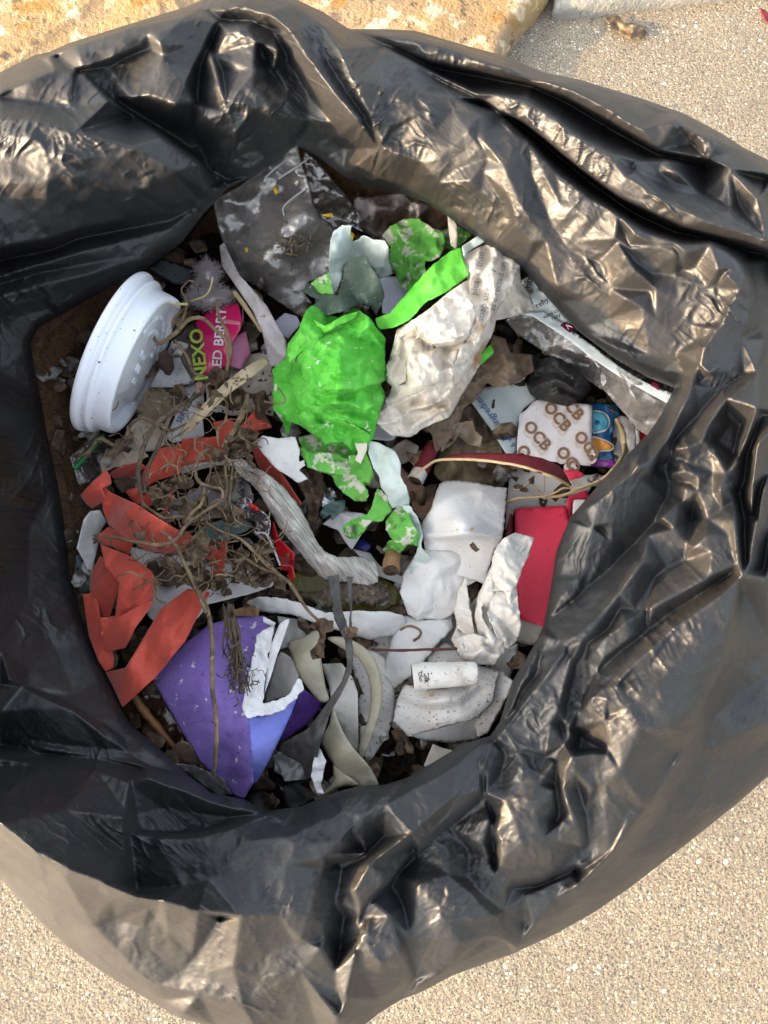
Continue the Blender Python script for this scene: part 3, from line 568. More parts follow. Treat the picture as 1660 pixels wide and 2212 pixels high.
# bottom right
ln(18, "1165,30,-26 1100,150,-28 1000,290,-30 890,440,-34 780,580,-42"); ln(18, "900,30,-44 930,150,-42 900,300,-46 760,480,-50 720,600,-52"); ln(18, "1150,160,-34 1020,330,-34 1010,480,-34 1060,560,-30"); ln(18, "1150,170,-26 1110,330,-30 1060,540,-34 1110,680,-40 1160,780,-42"); ln(18, "1280,200,-40 1270,480,-48 1180,740,-50"); ln(18, "1060,600,-30 1000,700,-36 960,930,-44")
ln(18, "780,600,-46 850,700,-44 920,850,-48 960,950,-52"); ln(18, "560,780,-50 640,830,-48 720,780,-48 700,700,-48"); ln(18, "570,840,-52 740,900,-46 950,910,-46"); ln(18, "570,850,-60 660,960,-62 620,1080,-60"); ln(18, "960,960,-54 1110,850,-44 1160,790,-42"); ln(18, "1060,960,-48 1100,880,-46")
ln(18, "660,960,-50 760,1040,-46 720,1150,-48"); ln(18, "760,920,-50 900,1170,-44 1030,1000,-44"); ln(18, "440,1000,-46 470,1200,-60 490,1270,-66 500,1340,-64"); ln(18, "560,850,-50 500,1050,-46 500,1250,-50"); ln(18, "1050,980,-52 1045,1200,-60 1060,1470,-66 1075,1340,-62"); ln(18, "1075,1000,-42 1090,1200,-46 1140,1400,-52")
ln(18, "1170,940,-28 1110,1080,-36 1100,1200,-42 1140,1350,-44 1200,1480,-48 1245,1580,-54 1245,1660,-60"); ln(18, "1180,950,-28 1310,930,-30 1450,940,-34"); ln(18, "1180,960,-28 1200,1080,-34 1320,1200,-42 1300,1040,-40"); ln(18, "1300,1050,-44 1370,1210,-50"); ln(18, "1240,800,-60 1220,920,-56 1400,900,-50"); ln(18, "1390,1020,-40 1470,970,-34 1550,1080,-36 1440,1180,-44")
ln(18, "1440,640,-34 1440,850,-38 1480,960,-38"); ln(18, "1420,1190,-46 1430,1400,-54 1470,1690,-66"); ln(18, "1220,1200,-58 1280,1400,-66 1300,1640,-74 1240,1740,-78"); ln(18, "1470,1700,-66 1340,1760,-72 1210,1800,-76 1270,1840,-78"); ln(18, "1660,1330,-56 1480,1690,-66")
ln(18, "490,1270,-52 640,1310,-46 860,1250,-42 1020,1220,-44"); ln(18, "600,1400,-50 720,1440,-44 880,1400,-44"); ln(18, "640,1600,-50 780,1650,-46 930,1600,-48 1070,1480,-54"); ln(18, "1080,1480,-50 1060,1620,-54 960,1740,-58"); ln(18, "530,1450,-52 580,1540,-48 610,1620,-48 600,1780,-54 575,1880,-62 650,1992,-70"); ln(18, "500,1330,-72 540,1450,-76 560,1640,-80 570,1800,-84"); ln(18, "470,1640,-58 520,1780,-66 575,1880,-72")
ln(18, "570,1885,-64 700,1920,-66 900,1900,-70 1100,1820,-74 1240,1670,-76"); ln(18, "700,1990,-90 960,1960,-94 1200,1850,-96")
# bottom rim: oblique tube from the lower left to upper right
ln(12, "560,85,-46 470,170,-42 330,250,-40 180,330,-38 50,400,-40"); ln(12, "560,180,-40 430,310,-36 280,440,-34 120,560,-36 60,660,-40"); ln(12, "550,285,-48 430,370,-46 310,490,-44 180,630,-44 80,745,-46"); ln(12, "550,310,-66 430,420,-72 300,530,-74 200,640,-74 90,760,-72 10,830,-76"); ln(12, "550,270,-44 460,300,-40 410,380,-50"); ln(12, "50,400,-40 90,470,-46 110,520,-54 0,560,-60")
ln(12, "370,460,-66 430,600,-56 520,680,-56 595,760,-60"); ln(12, "300,500,-72 310,640,-56 420,780,-56 470,860,-60"); ln(12, "500,500,-76 500,620,-72 560,680,-72"); ln(12, "230,600,-76 250,720,-70 280,850,-68"); ln(12, "310,640,-56 290,780,-64 270,860,-68"); ln(12, "120,700,-56 200,760,-54 240,900,-60"); ln(12, "605,765,-62 560,840,-72 430,960,-78 300,1050,-84"); ln(12, "90,760,-50 70,900,-58 30,1080,-72 0,1160,-80")
ln(12, "560,850,-88 640,850,-80 690,890,-92 760,790,-84 840,690,-82"); ln(12, "640,740,-80 720,680,-84 900,600,-80 930,560,-70"); ln(12, "440,980,-96 560,900,-98 720,800,-98"); ln(12, "840,690,-72 930,640,-66 1060,505,-60 1190,340,-56 1340,100,-48"); ln(12, "880,740,-96 970,690,-98 1110,545,-97 1240,375,-95 1395,135,-88"); ln(12, "160,1080,-100 300,1000,-92")
# bottom left
ln(11, "0,20,-62 200,60,-60 420,70,-58 640,120,-54 800,170,-50 980,240,-48 1120,305,-50"); ln(11, "0,-30,-56 200,10,-56 430,30,-60 600,60,-62"); ln(11, "0,110,-38 200,110,-36 420,130,-36 560,170,-38 640,160,-34 740,200,-36 900,260,-38 1040,300,-46"); ln(11, "0,240,6 280,300,2 540,330,-20"); ln(11, "570,200,-38 560,400,-36 580,560,-40 595,660,-44"); ln(11, "560,180,-32 540,300,-28 545,480,-30 560,640,-34")
ln(11, "590,330,-46 700,290,-50 850,310,-54 1000,330,-52 1130,320,-52"); ln(11, "620,390,-44 760,400,-50 900,380,-50 1060,350,-46"); ln(11, "660,420,-36 850,420,-36 1000,380,-38 1150,320,-42 1400,240,-42 1580,192,-42"); ln(11, "1150,330,-46 1240,370,-40 1350,370,-40 1480,310,-40"); ln(11, "600,660,-42 800,630,-34 900,600,-32 1040,500,-30 1240,420,-32"); ln(11, "1040,500,-30 1100,550,-36 1240,540,-34 1400,500,-36 1580,480,-44"); ln(11, "1070,440,-32 1300,460,-32 1470,430,-34")
ln(11, "0,360,32 160,485,30 300,560,26 440,610,18 590,670,8 700,690,-2 860,740,-14 1040,760,-32 1200,750,-40 1340,760,-46"); ln(11, "160,480,26 200,530,14 280,600,8 430,640,0 480,690,-14"); ln(11, "0,480,-44 200,640,-48 400,800,-62 520,920,-76 600,1010,-84 690,1060,-88 780,1000,-84 850,920,-74 960,760,-60"); ln(11, "640,720,-30 670,760,-50 710,830,-58 650,900,-72"); ln(11, "500,770,-62 620,800,-58 730,830,-56 830,920,-70"); ln(11, "0,560,-96 240,790,-102 420,940,-106 690,1120,-110 780,1200,-112")  # left end of the first crest raised to shade the lower right folds
ln(11, "940,780,-52 960,900,-60 920,1000,-74 860,1100,-84 790,1190,-96"); ln(11, "970,780,-46 1010,980,-60 1050,1150,-80"); ln(11, "1010,985,-62 1150,920,-60 1270,870,-58 1360,880,-58"); ln(11, "1340,760,-44 1360,660,-42 1400,560,-46"); ln(11, "1300,860,-52 1390,900,-56 1300,1000,-66 1070,1140,-82"); ln(11, "1400,800,-56 1450,1000,-70 1470,1160,-84"); ln(11, "1580,490,-42 1480,560,-60 1450,700,-62 1380,870,-60"); ln(11, "1490,760,-74 1470,900,-80 1540,860,-66 1550,1000,-72"); ln(11, "1550,740,-52 1560,860,-56 1640,960,-60"); ln(11, "1560,740,-50 1480,640,-58"); ln(11, "1520,370,-36 1580,320,-38 1660,240,-40"); ln(11, "1520,380,-42 1560,480,-56 1660,420,-56")
# left inner wall
ln(0, "-110,1750,38 -170,1600,46 -205,1400,46 -215,1200,46 -215,1000,42 -190,800,32 -150,640,18 -110,480,10"); ln(0, "-150,900,10 -60,1000,-24 0,1060,-48 60,1150,-72"); ln(0, "-150,1250,10 -60,1220,-20 0,1200,-46 60,1290,-66 120,1400,-78"); ln(0, "-140,1560,30 -40,1500,-22 60,1480,-54 160,1500,-68"); ln(0, "0,1400,-44 60,1450,-58 0,1480,-44"); ln(0, "-80,1700,2 0,1640,-36 100,1620,-52 200,1640,-58 300,1660,-60"); ln(0, "0,1540,-44 70,1530,-46 130,1590,-52 60,1600,-56"); ln(0, "20,1470,-36 150,1530,-48 240,1600,-56 330,1660,-62")  # unseen rim crest on the left raised to keep sun off the contents
ln(0, "100,1500,-60 190,1545,-66 270,1600,-68"); ln(0, "190,1545,-56 240,1580,-58 290,1640,-60"); ln(0, "-120,800,0 -60,790,-34 0,800,-58")
HX0, HY0, HS = -340, -180, 2.0; HW, HH = 1180, 1340
def build_height():
    pts = []; hs = []; ed = []
    def add(line, closed=False):
        i0 = len(pts)
        for q in line: pts.append(Vector((q[0], q[1]))); hs.append(q[2])
        n = len(line)
        for a in range(n if closed else n-1): ed.append((i0+a, i0+(a+1) % n))
    add(A_IN, True); add(O_OUT, True)
    for l in LINES: add(l)
    for q in ((-340, -180), (2020, -180), (2020, 2500), (-340, 2500)): pts.append(Vector(q)); hs.append(-130)
    pts.append(Vector((760, 1050))); hs.append(-60)
    v, e, f, ov, oe, of = delaunay_2d_cdt(pts, ed, [], 0, 1e-4)
    ps = np.array([tuple(p) for p in pts]); ha = np.array(hs); hv = []
    for q, o in zip(v, ov):
        if len(o): hv.append(ha[o].mean())
        else:
            d = np.sqrt(((ps-np.array(tuple(q)))**2).sum(1))+1; i = np.argsort(d)[:4]; hv.append((ha[i]/d[i]).sum()/(1/d[i]).sum())
    H = np.full((HH, HW), -100.0)
    for t in f: raster(H, [((v[i][0]-HX0)/HS, (v[i][1]-HY0)/HS) for i in t], [hv[i] for i in t])
    L_ = blur2(H, 20); yy, xx = np.mgrid[0:HH, 0:HW]; xx = xx*HS+HX0; yy = yy*HS+HY0
    sm = lambda t: np.clip(t, 0, 1)**2*(3-2*np.clip(t, 0, 1))
    H = H-.36*sm((yy-1150)/200)*sm((xx-820)/220)*(H-L_)
    return .86*blur2(H, 1.15)+.14*blur2(H, 4)
HMAP = build_height()
def bagh(x, y):
    X = np.clip((x-HX0)/HS, 0, HW-2.001); Y = np.clip((y-HY0)/HS, 0, HH-2.001); i = X.astype(int); j = Y.astype(int); u = X-i; v = Y-j
    return HMAP[j, i]*(1-u)*(1-v)+HMAP[j, i+1]*u*(1-v)+HMAP[j+1, i]*(1-u)*v+HMAP[j+1, i+1]*u*v
CX, CY = 760.0, 1050.0
def radial(poly, th, far):
    p = np.array([q[:2] for q in poly], float)-(CX, CY); out = np.full(len(th), 0.0 if far else 1e9)
    for a in range(len(p)):
        q, r = p[a], p[(a+1) % len(p)]; e = r-q
        den = np.cos(th)*e[1]-np.sin(th)*e[0]; den = np.where(abs(den) < 1e-9, 1e-9, den)
        t = (q[0]*e[1]-q[1]*e[0])/den; s = (q[0]*np.sin(th)-q[1]*np.cos(th))/den
        ok = (t > 0) & (s >= -1e-6) & (s <= 1+1e-6)
        out = np.where(ok, np.maximum(out, t) if far else np.minimum(out, t), out)
    return out
NU, NV = 1600, 250
TH = np.linspace(0, 2*math.pi, NU, endpoint=False)
RA, RO = radial(A_IN, TH, False), radial(O_OUT, TH, True)
def build_bag():
    t = np.linspace(0, 1, NV)
    rr = RA[None]+(RO-RA)[None]*t[:, None]
    X = CX+rr*np.cos(TH); Y = CY+rr*np.sin(TH)
    h = bagh(X, Y)
    calm = np.clip(.5+.9*vnoise(X/150, Y/150, 5), .12, 1)
    def ridged(sc, ang, st, sd):
        a = math.radians(ang); U_ = (X*math.cos(a)+Y*math.sin(a)); W_ = (-X*math.sin(a)+Y*math.cos(a))
        W_ = W_+10*vnoise(U_/55, W_/55, sd+3)+4*vnoise(U_/20, W_/20, sd+5)
        n = vnoise(U_/(sc*st), W_/sc, sd); return (1-np.abs(n))**5
    fl = vnoise(X/130, Y/130, 51); patch = np.clip(.4+1.3*vnoise(X/75, Y/75, 41), .18, 1.1)
    wA = np.clip(.5+1.6*fl, 0, 1); wB = 1-wA
    h = h+calm*(.8*facet(X, Y, 62, 3)+.65*facet(X, Y, 28, 9))
    h = h+patch*(wA*(1.3*ridged(26, 42, 3.5, 61)+.6*ridged(11, 50, 4, 63))+wB*(1.3*ridged(26, 118, 3.5, 65)+.6*ridged(11, 105, 4, 67))+.34*facet(X, Y, 12, 14))
    dO_ = RO-rr
    lr_ = np.clip((Y-1150)/200, 0, 1)*np.clip((X-700)/250, 0, 1)*np.clip(.55+vnoise(X/60, Y/60, 71), .1, 1.2)
    lr_ = np.maximum(lr_, np.clip((Y-1650)/200, 0, 1)*np.clip((dO_<420)*1., 0, 1)*np.clip(.5+vnoise(X/70, Y/70, 81), .1, 1.1)*.8+np.clip((-60-X)/80, 0, 1)*.9)
    h = h+lr_*(.95*facet(X, Y, 34, 73, 30, 1.8)+.5*facet(X, Y, 15, 75)+.22*facet(X, Y, 8, 77))
    h = h+.9*facet(X, Y, 90, 21, 35, 2.5)
    dA = (rr-RA); dO = (RO-rr)
    lip = np.clip(dA/26, 0, 1); h = h-9*(1-np.sqrt(np.clip(1-(1-lip)**2, 0, 1)))
    lip = np.clip(dO/40, 0, 1); h = h-16*(1-np.sqrt(np.clip(1-(1-lip)**2, 0, 1)))
    top = P(X, Y, h)
    cen = P(CX, CY, -60.)
    rows = []
    a0 = top[0]; ho = (a0-cen)[:, :2]; ho /= np.linalg.norm(ho, axis=1)[:, None]
    for (out, dn) in ((.03, .300), (.05, .24), (.05, .16), (.044, .10), (.034, .06), (.024, .035), (.014, .016), (.006, .006)):
        q = a0.copy(); q[:, :2] += ho*out; q[:, 2] -= dn; rows.append(q)
    low = []
    b0 = top[-1]; hb = (b0-cen)[:, :2]; hb /= np.linalg.norm(hb, axis=1)[:, None]
    for (out, dn) in ((-.004, .010), (-.012, .03), (-.022, .08), (-.03, .16), (-.034, .26), (-.036, .34)):
        q = b0.copy(); w = .004*facet(TH*400, np.full(NU, dn*900), 30, 33)
        q[:, :2] += hb*(out+w)[:, None]; q[:, 2] = np.maximum(.004, q[:, 2]-dn); low.append(q)
    allr = np.vstack([np.array(rows), top, np.array(low)]); nr = len(allr)
    V = allr.reshape(-1, 3); F = []
    i = np.arange(NU); j = (i+1) % NU
    for a in range(nr-1): F += np.c_[a*NU+i, (a+1)*NU+i, (a+1)*NU+j, a*NU+j].tolist()
    o = mk('garbage_bag', V, F, m_bag, None, 'crumpled black plastic garbage bag folded open around the heap of litter', 'garbage bag')
    at = o.data.attributes.new('thin', 'FLOAT', 'POINT')
    th = np.zeros((nr, NU)); th[:] = .0
    n0 = len(rows)
    g = np.exp(-((X-20)/190)**2-((Y-1000)/330)**2)*.75 + np.exp(-((X-300)/150)**2-((Y-560)/40)**2)*.45 + np.exp(-((X-800)/140)**2-((Y-395)/40)**2)*.5
    th[n0:n0+NV] = np.clip(g*(.6+.5*vnoise(X/60, Y/60, 4)), 0, .6)
    at.data.foreach_set('value', th.ravel())
    return top[0]
bag_edge = build_bag()

# brown fibrous bin wall inside the bag
def build_bin():
    cen = P(CX, CY, -60.); sel = bag_edge; n = len(sel)
    ho = sel-cen; ho[:, 2] = 0; L_ = np.linalg.norm(ho, axis=1)[:, None]; ho = ho/L_
    V = []; prof = ((.012, -.045), (.012, -.055), (.012, -.065), (.010, -.085), (.006, -.11), (.0, -.15), (-.01, -.30))
    idx = np.arange(0, n, 5); m = len(idx); uv = []
    th = TH[idx]; wl_ = np.clip((-np.cos(th)-.6)/.3, 0, 1); wt = np.clip((-np.sin(th)-.75)/.2, 0, 1)*.6; wv = 1-np.maximum(wl_, wt)
    for out in (.075, .055, .037, .022, .010):
        p = sel[idx]+ho[idx]*(out*wl_+(1-wl_)*.02)[:, None]; p[:, 2] -= .02
        for it in range(4):
            rel = p-CAM; dep = rel@FW; vx = 830+FPX*(rel@RT)/dep; vy = 1106-FPX*(rel@UP)/dep
            zt = Z0+.001*(bagh(vx, vy)-17); p[:, 2] = np.where(wl_ > .02, np.minimum(zt, sel[idx][:, 2]+out), sel[idx][:, 2]-.022)
        V += p.tolist(); uv += [(a/m*4, out*4+.3) for a in range(m)]
    for q, (out, z) in enumerate(prof):
        p = sel[idx]+ho[idx]*(out-.014*wl_+wv*(.006+.030*min(1, q/4.)))[:, None] if True else 0; p[:, 2] = np.minimum(sel[idx][:, 2]-.006-q*.002, Z0+z)
        p = p+ho[idx]*(.0016*vnoise(np.arange(m)/3., np.full(m, q*1.7), 9))[:, None]
        rel = p-CAM; dep = rel@FW; vx = 830+FPX*(rel@RT)/dep; vy = 1106-FPX*(rel@UP)/dep
        V += p.tolist(); uv += [(a/m*4, -z*4) for a in range(m)]
    F = []
    for a in range(len(prof)+4):
        for i in range(m): F.append((a*m+i, (a+1)*m+i, (a+1)*m+(i+1) % m, a*m+(i+1) % m))
    mk('litter_bin', V, F, m_fibre, None, 'brown fibrous bin wall showing through gaps under the black bag', 'bin', solid=2, uv=uv, off=-1)
build_bin()
# dark mass of rubbish under everything
poly = [q[:2] for q in A_IN[::2]]
cc = np.array([CX, CY]); poly = [tuple(cc+(np.array(q)-cc)*1.12) for q in poly]
sheet('loose_debris', m_soil, poly, -128, ((60, 7), (22, 3), (9, 1.2)), 11, solid=0, kind='stuff', label='dark loose dirt and crumbs under the litter', cat='dirt')

# ------------------------------------------------------------------ litter: cup lid
def make_lid():
    t = empty('cup_lid', tuple(P(*k(3, "450,774")[0], -66.)), 'white plastic coffee cup lid standing on edge at the left of the heap', 'cup lid')
    ax = np.array([.92, -.38, -.22]); ax /= np.linalg.norm(ax)          # towards the lid's top
    lx = np.array([.36, .92, .10]); lx -= ax*lx.dot(ax); lx /= np.linalg.norm(lx); ly = np.cross(ax, lx)
    prof = [(43.2, 1), (44.6, .2), (45.6, 1.2), (45.9, 3), (45.2, 5), (43.6, 6), (43.0, 7.0), (43.3, 8.4), (43.9, 9.6), (43.6, 11), (42.0, 12), (41.0, 13.2), (40.7, 15), (40.5, 19), (40.2, 22), (39.4, 23.6), (38.2, 24.0), (37.0, 23.6), (36.2, 22.6), (35.6, 21.4), (34.6, 20.9), (30, 20.8), (20, 20.7), (8, 20.7), (.1, 20.7)]
    prof = [tuple(q) for q in catmull(np.array(prof), 3)]; n = 120
    V = []; F = []
    for (r, z) in prof:
        for a in range(n):
            th = 2*math.pi*a/n; d = abs((th+math.pi) % (2*math.pi)-math.pi)          # drinking spout at th = 0
            b = math.exp(-(d/.34)**2); zz = z; rr = r
            if z > 17 and r > 33: zz = z+4.5*b*min(1, (r-33)/4)
            if r < 36.5: x = r*math.cos(th); zz = z+4.5/(1+math.exp((x+19+6*math.sin(th)**2)/-1.2)) *0 + (-3.5 if 0 else 0)
            if r < 35.5 and r*math.cos(th) < -16: zz -= 4.5*min(1, (-16-r*math.cos(th))/3)
            V.append((rr*math.cos(th), rr*math.sin(th), zz*.78))
    m = len(prof)
    for q in range(m-1):
        for a in range(n): F.append((q*n+a, q*n+(a+1) % n, (q+1)*n+(a+1) % n, (q+1)*n+a))
    base = np.array(t.location)
    def w(v): v = np.array(v); return base+.001*(v[:, :1]*lx+v[:, 1:2]*ly+v[:, 2:]*ax)
    mk('lid_shell', w(V), F, m_lid, t, solid=.6)
    LV = []; LF = []
    def put(body, x, y, size, rot):
        v, f = text_geo(body, size, .02, 'CENTER'); o = len(LV); c, s = math.cos(R_(rot)), math.sin(R_(rot))
        LV.extend([(x+a*c-b*s, y+a*s+b*c, 21.75*.78) for (a, b, _) in v]); LF.extend([tuple(q+o for q in g) for g in f])
    for q, ch in enumerate("CAUTION CONTENTS HOT"):
        a = 62-q*6.6; put(ch, 26*math.cos(R_(a)), 26*math.sin(R_(a)), 4.6, a-90)
    for q, ch in enumerate("PLEASE USE CARE"):
        a = 42-q*6; put(ch, 18.5*math.cos(R_(a)), 18.5*math.sin(R_(a)), 3.6, a-90)
    put("20 OZ", 2, 4, 6, -90); put("12/16", -5, 2, 6, -90); put("PS 6", -11, -3, 5, -90)
    put("LID", 8, -14, 4, -90)
    mk('lettering', w(LV), LF, M('emboss_highlight', (.82, .84, .92), rough=.3), t, smooth=False, solid=.5, off=0)  # lettering tinted lighter than the lid, relief highlight put into its colour
make_lid()

# ------------------------------------------------------------------ litter: films and pouches at the back
zb, f = sheet('clear_zip_bag', c_clear, k(4, "10,480 180,390 330,270 480,160 560,105 590,240 640,380 660,500 720,590 795,660 775,850 780,960 640,1010 600,1080 660,1150 640,1200 580,1240 450,1150 330,1070 250,1010 170,1000 90,800 40,640"),
   k(4, "560,105,-46 10,480,-72 795,660,-76 100,800,-92 300,1000,-98 580,1240,-100 330,600,-74 500,700,-66 340,900,-84 690,600,-66 600,850,-84 480,400,-62"), ((90, 3, 35, 3), (40, 2.2), (18, .9)), 5, solid=.15,
   label='open clear plastic zip bag with dirt flecks leaning at the back of the opening', cat='plastic bag')
for pth in ("350,332 440,250 540,182", "440,335 540,270 625,213", "475,575 480,510 620,400"):
    pp = k(4, pth); tube('zip_seal', c_milk, [(x, y, float(f(np.array(x), np.array(y)))+.8) for x, y in pp], .55, parent=zb, n=6)
petal_spots = ("400,395 420,380 440,430 420,440", "215,790 235,785 240,810 225,822", "715,572 790,560 800,590 740,580", "910,680 940,700 925,740 905,710")
plab = ('yellow petal near the zip of the clear plastic bag', 'yellow petal on the lower left of the clear plastic bag', 'yellow petal inside the second clear bag', 'yellow petal beside the pale torn wrapper')
for s_, l_ in zip(petal_spots, plab):
    sheet('petal', m_yellow, k(4, s_), -56 if 'zip' in l_ else (-74 if 'lower' in l_ else -62), ((8, .8),), 3, label=l_, cat='petal', group='yellow petals')
rs = random.Random(4)
items = []
for q in range(34):
    x, y = k(4, f"{rs.gauss(500, 95):.0f},{rs.gauss(770, 60):.0f}")[0]; h = float(f(np.array(x), np.array(y)))+1; a = rs.uniform(0, 6.3); d = rs.uniform(3, 13)
    items.append(([(x-d*math.cos(a), y-d*math.sin(a), h), (x, y+rs.uniform(-2, 2), h+1), (x+d*math.cos(a), y+d*math.sin(a), h)], rs.uniform(.2, .7)))
tubes('root_crumbs', m_rot, items, label='brown root crumbs stuck to the clear zip bag', cat='dirt', n=5, sub=2)
bpy.data.objects['root_crumbs']['kind'] = 'stuff'
sheet('small_clear_bag', c_clear2, k(4, "600,140 690,220 800,350 900,470 960,570 1000,690 900,640 800,660 720,590 660,500 640,380 600,240"), k(4, "600,140,-60 960,570,-88 720,590,-86 800,420,-76 1000,690,-92"), ((26, 2.2, 30, 4), (12, .8)), 6, solid=.15,
   label='pleated clear plastic bag behind the large zip bag', cat='plastic bag')
sheet('smoky_film', c_brown, k(4, "910,460 1100,440 1270,420 1300,480 1440,490 1560,600 1540,660 1400,640 1100,730 1000,690 940,560"), k(4, "910,460,-84 1270,420,-80 1540,660,-92 1100,730,-96"), ((50, 3), (20, 1)), 8, solid=.1,
   label='smoky brown translucent film at the back under the bag edge', cat='plastic film')
card, f = sheet('white_card_scrap', m_card, k(4, "1120,590 1290,600 1320,700 1250,760 1100,730"), -99, ((60, 1),), 8, label='white card scrap with red print under the smoky brown film', cat='card')
sheet('red_stripe', m_redpr, k(4, "1140,570 1300,610 1290,650 1200,625 1130,615"), hf=f, lift=1, solid=.1, parent=card)
sheet('grey_paper_scrap', M('grey_violet_paper', (.52, .50, .58), (.46, .44, .52), spots=speck), k(4, "415,1270 480,1215 560,1235 585,1285 500,1385 440,1350"), -92, ((30, 2), (12, .8)), 5, rag=1, label='small violet grey paper scrap left of the green crumpled paper', cat='paper')
sheet('wrinkled_film_strip', m_greyfilm, k(4, "50,780 80,750 115,830 180,970 290,1080 370,1180 420,1280 490,1400 495,1490 430,1570 380,1560 330,1330 270,1200 160,1040 70,910"), k(4, "60,780,-88 180,1000,-76 300,1150,-74 400,1300,-76 450,1500,-80"), ((14, 2.2, 58, 5), (40, 2), (8, .6)), 4, solid=.4,
   label='wrinkled grey white film strip running from the clear bag down to the green paper', cat='film strip')
tube('straw_twig', m_stempale, k(4, "150,1078,-80 240,1200,-78 335,1335,-80"), 1.4, label='straight straw coloured twig beside the pink berry wrapper', cat='twig')
# black plastic bar
bar, _ = sheet('black_plastic_bar', m_blackpl, k(3, "690,230 770,160 990,230 1000,300 960,350 870,340"), k(3, "690,230,-84 990,230,-92 900,340,-92"), ((80, .6),), 8, solid=4, label='flat black plastic bar behind the cup lid', cat='plastic piece')

# ------------------------------------------------------------------ litter: pink wrapper, receipt, bags at left
wr, f = sheet('berry_wrapper', m_pink, k(3, "1000,580 1100,500 1280,455 1305,560 1300,620 1240,720 1230,870 1150,890 1060,960 1040,780"), k(3, "1000,580,-92 1280,455,-84 1060,960,-94 1230,870,-88 1150,680,-82"), ((60, 2), (25, .6)), 6, solid=.2,
   label='glossy pink berry wrapper with white and lime lettering', cat='wrapper')
sheet('pink_edge', m_pinkpale, k(3, "1310,470 1320,560 1260,680 1330,640 1365,780 1300,895 1230,870 1240,720 1300,620 1305,560"), k(3, "1310,470,-86 1365,780,-92 1230,870,-89"), ((40, 1.5),), 6, solid=.1, parent=wr)
sheet('dark_window', c_brown, k(3, "860,690 990,580 1040,780 1060,950 980,980 900,830"), k(3, "860,690,-95 990,580,-94 1060,950,-96"), ((60, 1.5),), 7, solid=.1, parent=wr)
sheet('pale_stripe', M('pale_pink_print', (.75, .2, .28), rough=.3), k(3, "1180,560 1300,580 1300,605 1170,590"), hf=f, lift=.4, solid=.05, parent=wr)
text_on(wr, [("RED BERRY", k(3, "1165,930")[0], 85, 29, .6)], f, m_whiteink, lift=.7)
text_on(wr, [("NEXO", k(3, "1085,960")[0], 97, 40, 1.0)], f, m_lime, lift=.7)
sheet('plastic_scrap', c_milk, k(3, "850,700 920,860 990,980 860,1010 700,1010 760,900"), k(3, "850,700,-92 990,980,-98 700,1010,-98"), ((40, 2),), 7, solid=.1, label='milky plastic scrap right of the cup lid', cat='plastic scrap')
rc, f = sheet('receipt', m_white, k(3, "790,1050 1050,960 1060,1100 1045,1160 1060,1330 850,1375 800,1330 870,1200"), -101, ((50, 1.5),), 7, label='printed white receipt under the dry stems near the cup lid', cat='receipt')
text_on(rc, [("SERVED", k(3, "905,1250")[0], 62, 17, .2), ("DIPS", k(3, "980,1270")[0], 62, 15, .2), ("TOTAL", k(3, "850,1120")[0], 30, 14, .1)], f, m_inkblue, lift=.6)
sheet('coral_card_strip', M('coral_card', (.6, .36, .30), rough=.6), k(3, "1000,980 1050,960 1055,1060 1010,1070"), -97.5, ((30, .5),), 6, label='pale coral card strip below the pink berry wrapper', cat='card')
zg, f = sheet('green_zip_bag', c_clear2, k(3, "180,1470 370,1310 420,1320 440,1550 300,1640 240,1655"), k(3, "180,1470,-88 420,1320,-100 240,1655,-96"), ((60, 1.5),), 7, solid=.1, label='clear bag corner with a green zip strip below the cup lid', cat='plastic bag')
tube('zip_strip', M('green_plastic', (.02, .30, .06), rough=.35), [(x, y, float(f(np.array(x), np.array(y)))+.8) for x, y in k(3, "208,1545 300,1450 400,1320")], 1.1, parent=zg, n=6)
sheet('tan_paper_scrap', m_tanpaper, k(3, "370,1490 420,1410 560,1440 640,1410 700,1460 620,1510 460,1540 390,1580"), -92, ((25, 2.5), (10, .8)), 4, rag=2, label='torn tan paper scrap above the red ribbon', cat='paper')
sheet('mouldy_paper', m_tanpaper, k(3, "490,1410 560,1270 640,1180 760,1270 810,1320 800,1390 720,1430 600,1450"), -97, ((30, 3), (12, 1)), 5, rag=2, label='mouldy beige paper below the cream fluff', cat='paper')
sheet('speckled_tissue', M('speckled_tissue', (.52, .45, .38), (.38, .30, .23), 80, spots=(((.03, .02, .015), 260, .58, .05), ((.2, .03, .03), 120, .66, .05)), wr=.8), k(3, "1060,940 1180,880 1300,800 1480,780 1520,900 1510,1200 1400,1160 1250,1200 1080,1150"), -97, ((30, 4), (12, 1.2)), 6, rag=2, label='soil speckled tissue under the pale seed stalk', cat='tissue')
